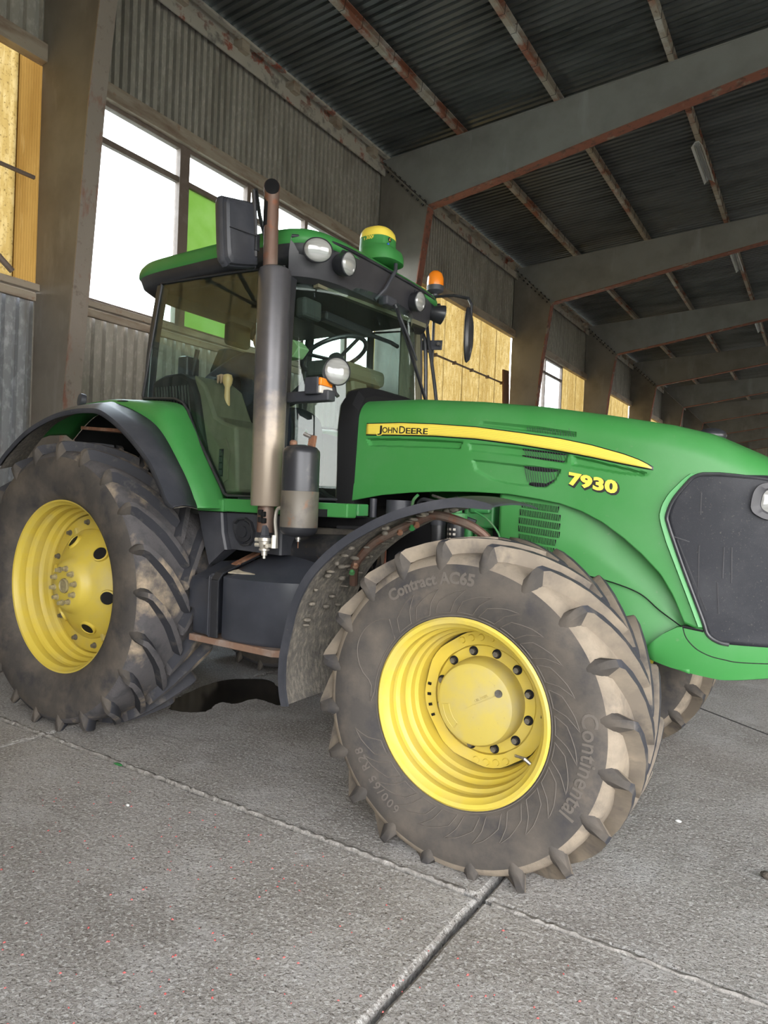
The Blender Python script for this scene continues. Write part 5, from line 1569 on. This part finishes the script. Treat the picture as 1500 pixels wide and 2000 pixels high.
for (p, q) in (((-.008, -.009), (.002, -.002)), ((.002, -.002), (.009, -.008)), ((.002, -.002), (.0, .008)), ((.0, .008), (.006, .012)), ((-.006, -.002), (.002, -.001))):
    mb.bar((bx, by + p[0], bz + p[1]), (bx, by + q[0], bz + q[1]), .003, .0015, (1, 0, 0))
mb.build('badge_deer', 'yellow_decal', gp, smooth=0)
a_ = math.radians(-24)
MB().cyl((1.53 + .12 * math.cos(a_), .125 * math.sin(a_), 3.202), (1.53 + .130 * math.cos(a_), .132 * math.sin(a_), 3.200), .008, None, 10).build('status_dot', 'blue_dot', gp)
MB().bb((1.44, -.11, 3.10), (1.60, .11, 3.105)).build('receiver_mount', 'black_deep', gp, smooth=0)
MB().tube([(1.665, .02, 3.105), (1.690, -.02, 3.03), (1.668, -.10, 2.89), (1.62, -.14, 2.82)], .013, 8).build('receiver_stalk', 'black_plastic', gp)
# wiper
wp = empty('windscreen_wiper', T)
MB().tube([(1.72, -.06, 2.80), (1.755, .06, 2.62), (1.765, .17, 2.48)], [.012, .010, .008], 8).build('wiper_arm', 'black_smooth', wp)
MB().bar((1.735, -.06, 2.77), (1.72, .40, 2.24), .014, .02).build('wiper_blade', 'black_smooth', wp, smooth=0)
MB().bb((1.63, -.12, 2.79), (1.70, 0, 2.85)).build('wiper_motor', 'black_plastic', wp, smooth=0, bevel=.01)
# indicator arm and lower work lamp on the right front post
ia = empty('indicator_arm', T)
MB().bb((1.50, -.83, 2.065), (1.80, -.76, 2.125)).bb((1.50, -.83, 2.085), (1.54, -.70, 2.12)).build('arm', 'black_plastic', ia, smooth=0, bevel=.008)
MB().bb((1.655, -.86, 2.10), (1.75, -.73, 2.195)).build('lamp_housing', 'black_plastic', ia, smooth=0, bevel=.008)
MB().bb((1.748, -.855, 2.148), (1.768, -.735, 2.190)).build('indicator_lens', 'amber', ia, smooth=0, bevel=.006)
MB().bb((1.748, -.855, 2.105), (1.766, -.735, 2.147)).build('position_lens', 'lens_white', ia, smooth=0, bevel=.006)
work_lamp((1.805, -.76, 2.235), (.80, -.52, -.02), .074, .10, ia)
MB().tube([(1.76, -.74, 2.19), (1.78, -.74, 2.12), (1.80, -.74, 2.10)], .012, 8).build('lamp_stalk', 'black_smooth', ia)
# mirrors
mr = empty('mirror', T)
pm = [(-1.285, 3.055), (-1.275, 3.085), (-1.24, 3.095), (-1.03, 3.145), (-1.018, 3.13), (-.995, 2.82), (-1.0, 2.795), (-1.02, 2.785), (-1.20, 2.735), (-1.235, 2.745), (-1.26, 2.79)]
def mring(k, x):
    cyy, cz = -1.13, 2.94
    return [Vector((x - .05 * (y - cyy), cyy + (y - cyy) * k, cz + (z - cz) * k)) for y, z in [(v.x, v.y) for v in smooth_pts([(a, b, 0) for a, b in pm + pm[:1]], 3)[:-1]]]
MB().loft([mring(.95, 1.345), mring(1.0, 1.36), mring(1.0, 1.385), mring(.96, 1.400), mring(.93, 1.396), mring(.90, 1.418), mring(.80, 1.428)], True, False, True).build('mirror_shell', 'black_plastic', mr, smooth=30)
MB().loft([mring(.93, 1.344), mring(.92, 1.342)], True, False, True).build('mirror_glass', 'steel', mr, smooth=0)
MB().tube([(1.42, -1.035, 2.84), (1.425, -1.05, 3.02), (1.42, -1.07, 3.19), (1.40, -1.03, 3.215), (1.34, -.93, 3.12), (1.30, -.83, 3.02)], .011, 8).build('mirror_arm', 'black_smooth', mr)
MB().bb((1.415, -1.052, 2.87), (1.438, -1.022, 2.96)).build('arm_clip', 'black_smooth', mr, smooth=0, bevel=.003)
MB().bar((1.437, -1.25, 2.925), (1.437, -1.05, 2.945), .003, .003).build('shell_seam', 'black_deep', mr, smooth=0)
ml = empty('mirror', T)
def lring(k, dx):
    out = []
    for j in range(20):
        t = 2 * PI * j / 20
        out.append(Vector((1.745 + dx, .98 + .10 * k * math.cos(t), 2.835 + .215 * k * math.copysign(abs(math.sin(t)) ** .8, math.sin(t)))))
    return out
rot = Matrix.Rotation(math.radians(17), 3, 'Z')
def lr(k, dx):
    c = Vector((1.745, .98, 0))
    return [Vector(((rot @ (v - Vector((c.x, c.y, v.z)))).x + c.x, (rot @ (v - Vector((c.x, c.y, v.z)))).y + c.y, v.z)) for v in lring(k, dx)]
MB().loft([lr(.97, -.02), lr(1, -.01), lr(.9, .012), lr(.5, .03)], True, False, True).build('mirror_shell', 'black_smooth', ml, smooth=40)
MB().loft([lr(.93, -.021), lr(.92, -.022)], True, False, True).build('mirror_glass', 'steel', ml, smooth=0)
MB().tube([(1.46, .93, 3.15), (1.62, .95, 3.145), (1.74, .96, 3.11), (1.765, .965, 3.06), (1.765, .965, 2.84)], .012, 8).build('mirror_arm', 'black_smooth', ml)
# beacon on the left, with a lamp below it on a rod
bc = empty('beacon', T)
spun('beacon_dome', [(.064, 3.235), (.066, 3.26), (.064, 3.30), (.052, 3.335), (.03, 3.355), (.0005, 3.360)], 'amber', bc, (1.45, .95, 0), 28)
spun('beacon_base', [(.0005, 3.15), (.022, 3.15), (.024, 3.175), (.055, 3.19), (.066, 3.20), (.068, 3.237), (.0005, 3.238)], 'black_plastic', bc, (1.45, .95, 0), 28)
MB().cyl((1.45, .95, 2.62), (1.45, .95, 3.16), .011, None, 10).build('beacon_rod', 'black_smooth', bc)
work_lamp((1.50, .935, 3.02), (.80, .30, -.1), .066, .12, bc)
MB().bar((1.36, .87, 2.765), (1.56, .90, 2.755), .012, .075, (0, 0, 1)).build('clamp_plate', 'black_plastic', bc, smooth=0, bevel=.004)
for x in (1.375, 1.545):
    MB().cyl((x, .86, 2.76), (x, .885, 2.76), .014, None, 6).build('clamp_bolt', 'steel_dull', bc, smooth=0)
gr = empty('grab_rail', T)
MB().tube(smooth_pts([(1.30, .80, 2.925), (1.40, .86, 2.935), (1.437, .86, 2.915), (1.455, .86, 2.82), (1.545, .86, 2.35), (1.60, .86, 1.9)], 6), .014, 8).build('rail_tube', 'black_smooth', gr)
MB().tube(smooth_pts([(1.30, .80, 2.862), (1.37, .86, 2.862), (1.415, .86, 2.83), (1.437, .86, 2.72), (1.455, .86, 2.35), (1.47, .86, 1.9)], 6), .016, 8).build('rail_tube', 'black_smooth', gr)

# ---- cab interior
it = empty('cab_interior', T)
sw_c = Vector((1.20, -.0, 2.53))
ax = Vector((-.42, 0, .907)).normalized()
u_ = Vector((0, 1, 0)); v_ = ax.cross(u_)
ringp = [sw_c + .232 * (math.cos(2 * PI * j / 40) * u_ + math.sin(2 * PI * j / 40) * v_) for j in range(40)]
sw_ = MB().tube(ringp, .016, 10, True).build('steering_wheel', 'black_smooth', it)
for a in (20, 160, 270):
    t = math.radians(a)
    MB().bar(sw_c - ax * .05, sw_c + .225 * (math.cos(t) * u_ + math.sin(t) * v_), .03, .014, ax).build('spoke', 'black_smooth', sw_, smooth=0, bevel=.004)
MB().lathe([(.0005, .0), (.04, -.005), (.055, -.03), (.055, -.08), (.0005, -.08)], c=sw_c, ax=ax, n=24).build('horn_pad', 'black_smooth', sw_)
MB().loft([[Vector((x + d, y, z)) for x, y in ((1.24, -.07), (1.42, -.09), (1.42, .09), (1.24, .07))] for z, d in ((1.5, .06), (2.1, .06), (2.36, .0), (2.46, -.03))], True, False, True).build('steering_column', 'olive_trim', it, smooth=30, bevel=.02)
MB().bb((1.30, -.20, 2.32), (1.46, .28, 2.44)).build('dashboard', 'olive_trim', it, smooth=0, bevel=.04)
MB().tube([(1.28, .20, 2.40), (1.26, .36, 2.405)], .006, 6).cyl((1.26, .32, 2.404), (1.258, .40, 2.406), .014, None, 8).build('stalk', 'beige_knob', it)
MB().tube([(1.30, -.15, 2.28), (1.29, -.22, 2.27)], .010, 6).build('ignition_key', 'red_plastic', it)
# seat
MB().bb((.29, -.27, 1.90), (.80, .27, 2.00)).build('seat_cushion', 'cab_fabric', it, smooth=0, bevel=.05, seg=4)
MB().loft([[Vector((x0, y, z)) for y, z in ((-.25 * k, 2.0), (.25 * k, 2.0), (.25 * k, 2.45), (.17 * k, 2.62), (-.17 * k, 2.62), (-.25 * k, 2.45))] for x0, k in ((.23, .95), (.27, 1), (.35, .95))], True, False, True).build('seat_back', 'cab_fabric', it, smooth=30, bevel=.02)
MB().bb((.23, -.12, 2.66), (.31, .12, 2.84)).build('head_rest', 'cab_fabric', it, smooth=0, bevel=.035, seg=4)
MB().bb((.42, -.20, 1.50), (.78, .20, 1.90)).build('seat_base', 'black_deep', it, smooth=0, bevel=.02)
# inner wheel-house cover, ribbed black, and olive console
prf = [(.30, 1.50), (.30, 2.26), (.42, 2.30), (.56, 2.305), (.66, 2.26), (.72, 2.16), (.80, 1.85), (.90, 1.50)]
wh = MB().prism(prf, 'xz', -.80, -.46).build('wheel_house_cover', 'black_deep', it, smooth=30, bevel=.02)
for i in range(12):
    x = .34 + i * .028
    MB().tube([(x, -.803, 2.22), (x + .04, -.805, 2.0), (x + .16, -.805, 1.75)], .005, 5).build('cover_rib', 'cab_liner', wh)
MB().loft([[Vector((x, y, z)) for x, z in ((.64, 2.30), (.76, 2.22), (.86, 2.02), (.94, 1.98), (1.05, 1.95), (1.08, 1.55), (.86, 1.52), (.74, 1.95), (.68, 2.2))] for y in (-.76, -.42)], True, False, True).build('console', 'olive_trim', it, smooth=30, bevel=.02)
cp2 = MB().loft([[Vector((x, -.765 - d, z)) for x, z in ((.90, 1.86), (.97, 1.88), (1.01, 1.80), (1.0, 1.62), (.93, 1.58), (.90, 1.66))] for d in (0, .012)], True, False, True).build('switch_panel', 'olive_trim', it, smooth=20)
MB().bb((.935, -.785, 1.64), (.965, -.775, 1.81)).build('switch_strip', 'black_deep', cp2, smooth=0)
for i in range(4):
    MB().bb((.938, -.790, 1.65 + i * .04), (.962, -.783, 1.68 + i * .04)).build('switch', 'black_smooth', cp2, smooth=0)
lv = MB().lathe([(.0005, 2.10), (.022, 2.10), (.018, 2.20), (.018, 2.23), (.030, 2.255), (.034, 2.285), (.026, 2.31), (.0005, 2.318)], c=(.795, -.60, 0), ax=(0, 0, 1), n=20).build('lever_knob', 'beige_knob', it)
MB().bb((.35, -.64, 2.29), (.44, -.52, 2.46)).build('monitor', 'black_smooth', it, smooth=0, bevel=.015)
MB().tube([(.44, -.60, 2.28), (.47, -.60, 2.38), (.50, -.60, 2.50)], [.012, .012, .016], 8).build('control_lever', 'black_smooth', it)
MB().bb((1.30, -.42, 2.30), (1.48, -.30, 2.40)).build('display_hood', 'cab_liner', it, smooth=0, bevel=.02)
MB().loft([[Vector((x, -.60 + d, z)) for x, z in ((1.18, 2.49), (1.34, 2.49), (1.39, 2.44), (1.34, 2.385), (1.18, 2.385))] for d in (0, .10)], True, False, True).build('storage_box', 'box_green', it, smooth=20, bevel=.006)
MB().tube([(1.32, .05, 2.71), (1.34, .5, 2.71), (1.34, .60, 2.70)], .016, 8).build('sun_blind_bar', 'black_smooth', it)
MB().bb((1.26, -.28, 2.69), (1.34, .25, 2.75)).build('sun_blind', 'black_smooth', it, smooth=0, bevel=.015)
MB().bar((1.50, -.60, 2.80), (1.62, .5, 2.80), .04, .03).build('blind_rail', 'olive_trim', it, smooth=0)
MB().bb((1.36, -.62, 2.62), (1.44, -.45, 2.74)).build('mirror_lamp', 'cab_liner', it, smooth=0, bevel=.02)

# ================================================================== driver
def skinned(name, pts, edges, rad, material, parent, sub=2, root=0):
    me = bpy.data.meshes.new(name)
    me.from_pydata(pts, edges, [])
    me.materials.append(MATS[material])
    o = bpy.data.objects.new(name, me)
    COL.objects.link(o)
    o.parent = parent
    sk = o.modifiers.new('skin', 'SKIN')
    sk.use_smooth_shade = True
    ss = o.modifiers.new('sub', 'SUBSURF')
    ss.levels = ss.render_levels = sub
    lay = me.skin_vertices[0].data
    for i, r in enumerate(rad):
        lay[i].radius = (r, r)
        lay[i].use_root = (i == root)
    return o
P_ = tag(empty('person', loc=(.58, 0, 2.02)), 'driver in a dark jacket sitting in the tractor cab behind the exhaust stack', 'person')
def at(o):
    o.parent = P_
    o.matrix_parent_inverse = Matrix.Translation((-.58, 0, -2.02))
    return o
bp = [(.60, 0, 2.13), (.58, 0, 2.26), (.575, 0, 2.40), (.585, 0, 2.50), (.60, 0, 2.575),
      (.575, -.16, 2.50), (.50, -.235, 2.43), (.42, -.34, 2.33), (.58, -.42, 2.30), (.70, -.50, 2.30),
      (.58, .16, 2.50), (.57, .24, 2.42), (.62, .30, 2.26), (.82, .24, 2.36), (1.0, .18, 2.47),
      (.62, -.11, 2.11), (.85, -.15, 2.13), (1.0, -.16, 2.08), (1.04, -.16, 1.85), (1.06, -.16, 1.62),
      (.62, .11, 2.11), (.85, .15, 2.13), (1.0, .16, 2.08), (1.04, .16, 1.85), (1.06, .16, 1.62)]
be = [(0, 1), (1, 2), (2, 3), (3, 4), (3, 5), (5, 6), (6, 7), (7, 8), (8, 9), (3, 10), (10, 11), (11, 12), (12, 13), (13, 14), (0, 15), (15, 16), (16, 17), (17, 18), (18, 19), (0, 20), (20, 21), (21, 22), (22, 23), (23, 24)]
br = [.14, .135, .14, .12, .055, .085, .068, .055, .046, .036, .085, .068, .055, .046, .036, .095, .085, .065, .055, .042, .095, .085, .065, .055, .042]
at(skinned('body', bp, be, br, 'jacket', None))
hd = MB().sphere((.625, 0, 2.70), (.095, .075, .120), 24, 16)
hd.v = [((x + (.012 if abs(y) < .02 and 2.67 < z < 2.71 and x > .69 else 0)), y * (1 - .25 * max(0, (2.68 - z) / .1)), z) for x, y, z in hd.v]
head = at(hd.build('head', 'skin', None, smooth=70))
for nm, m_, c_, r_ in (('nose', 'skin', (.722, 0, 2.69), (.018, .012, .020)), ('ear', 'skin', (.615, -.077, 2.69), (.018, .008, .028)), ('ear', 'skin', (.615, .077, 2.69), (.018, .008, .028)),
                       ('eye', 'eye', (.707, -.03, 2.715), (.008, .012, .006)), ('eye', 'eye', (.707, .03, 2.715), (.008, .012, .006)), ('mouth', 'red_plastic', (.706, 0, 2.642), (.006, .024, .005))):
    o = MB().sphere(c_, r_, 12, 8).build(nm, m_, None)
    o.parent = head
hr = MB()
for i in range(1):
    hr.sphere((.608, 0, 2.732), (.102, .086, .105), 28, 16)
hr.v = [(x + random.uniform(-.004, .004), y + random.uniform(-.004, .004), max(z, 2.69 if x < .60 else 2.735) + random.uniform(-.003, .003)) for x, y, z in hr.v]
at(hr.build('hair', 'hair', None, smooth=60))
def hand(wr, d, up, sgn):
    """palm and five curled fingers"""
    wr, d, up = Vector(wr), Vector(d).normalized(), Vector(up).normalized()
    sd = d.cross(up) * sgn
    pts, edges, rad = [wr, wr + d * .045, wr + d * .085], [(0, 1), (1, 2)], [.024, .032, .030]
    o1 = skinned('hand', [tuple(p) for p in pts], edges, rad, 'skin', None)
    outs = [o1]
    for i, (off, ln) in enumerate(((-.030, .066), (-.010, .075), (.010, .070), (.030, .056))):
        b = wr + d * .085 + sd * off
        p = [b, b + d * ln * .42 - up * .006, b + d * ln * .66 - up * .032, b + d * ln * .55 - up * .058]
        outs.append(skinned('finger', [tuple(q) for q in p], [(0, 1), (1, 2), (2, 3)], [.0095, .009, .0085, .0075], 'skin', None, 1))
    b = wr + d * .03 - sd * .03
    p = [b, b - sd * .022 + d * .022 - up * .012, b - sd * .018 + d * .05 - up * .03]
    outs.append(skinned('thumb', [tuple(q) for q in p], [(0, 1), (1, 2)], [.012, .010, .008], 'skin', None, 1))
    return outs
for o in hand((.70, -.50, 2.30), (.8, -.55, .15), (.1, 0, 1), 1) + hand((1.0, .18, 2.47), (.9, -.1, .3), (-.3, 0, 1), -1):
    at(o)
for s in (-1, 1):
    at(MB().loft([[Vector((x, .16 * s + y * k, z)) for y, z in ((-.045, 1.502), (.045, 1.502), (.045, h_), (-.045, h_))] for x, k, h_ in ((1.0, .9, 1.56), (1.06, 1, 1.61), (1.15, 1.05, 1.56), (1.25, .7, 1.53))], True, False, True).build('shoe', 'black_smooth', None, smooth=40, bevel=.015))
# one continuous body: clothed figure, head, hands and fingers in a single mesh
bpy.context.view_layer.update()
dg = bpy.context.evaluated_depsgraph_get()
body_parts = [o for o in bpy.data.objects if o.name.split('.')[0] in ('body', 'head', 'nose', 'ear', 'eye', 'mouth', 'hand', 'finger', 'thumb')]
names = ['jacket', 'skin', 'eye', 'red_plastic']
mb = MB()
for o in body_parts:
    ev = o.evaluated_get(dg)
    me = ev.to_mesh()
    M_ = o.matrix_world
    mi = names.index(o.data.materials[0].name)
    mb.add([M_ @ v.co for v in me.vertices], [tuple(p.vertices) for p in me.polygons], mi)
    ev.to_mesh_clear()
for o in body_parts:
    bpy.data.objects.remove(o)
at(mb.build('body', names, None, smooth=70))
P_.location.x = .50          # sit back against the seat
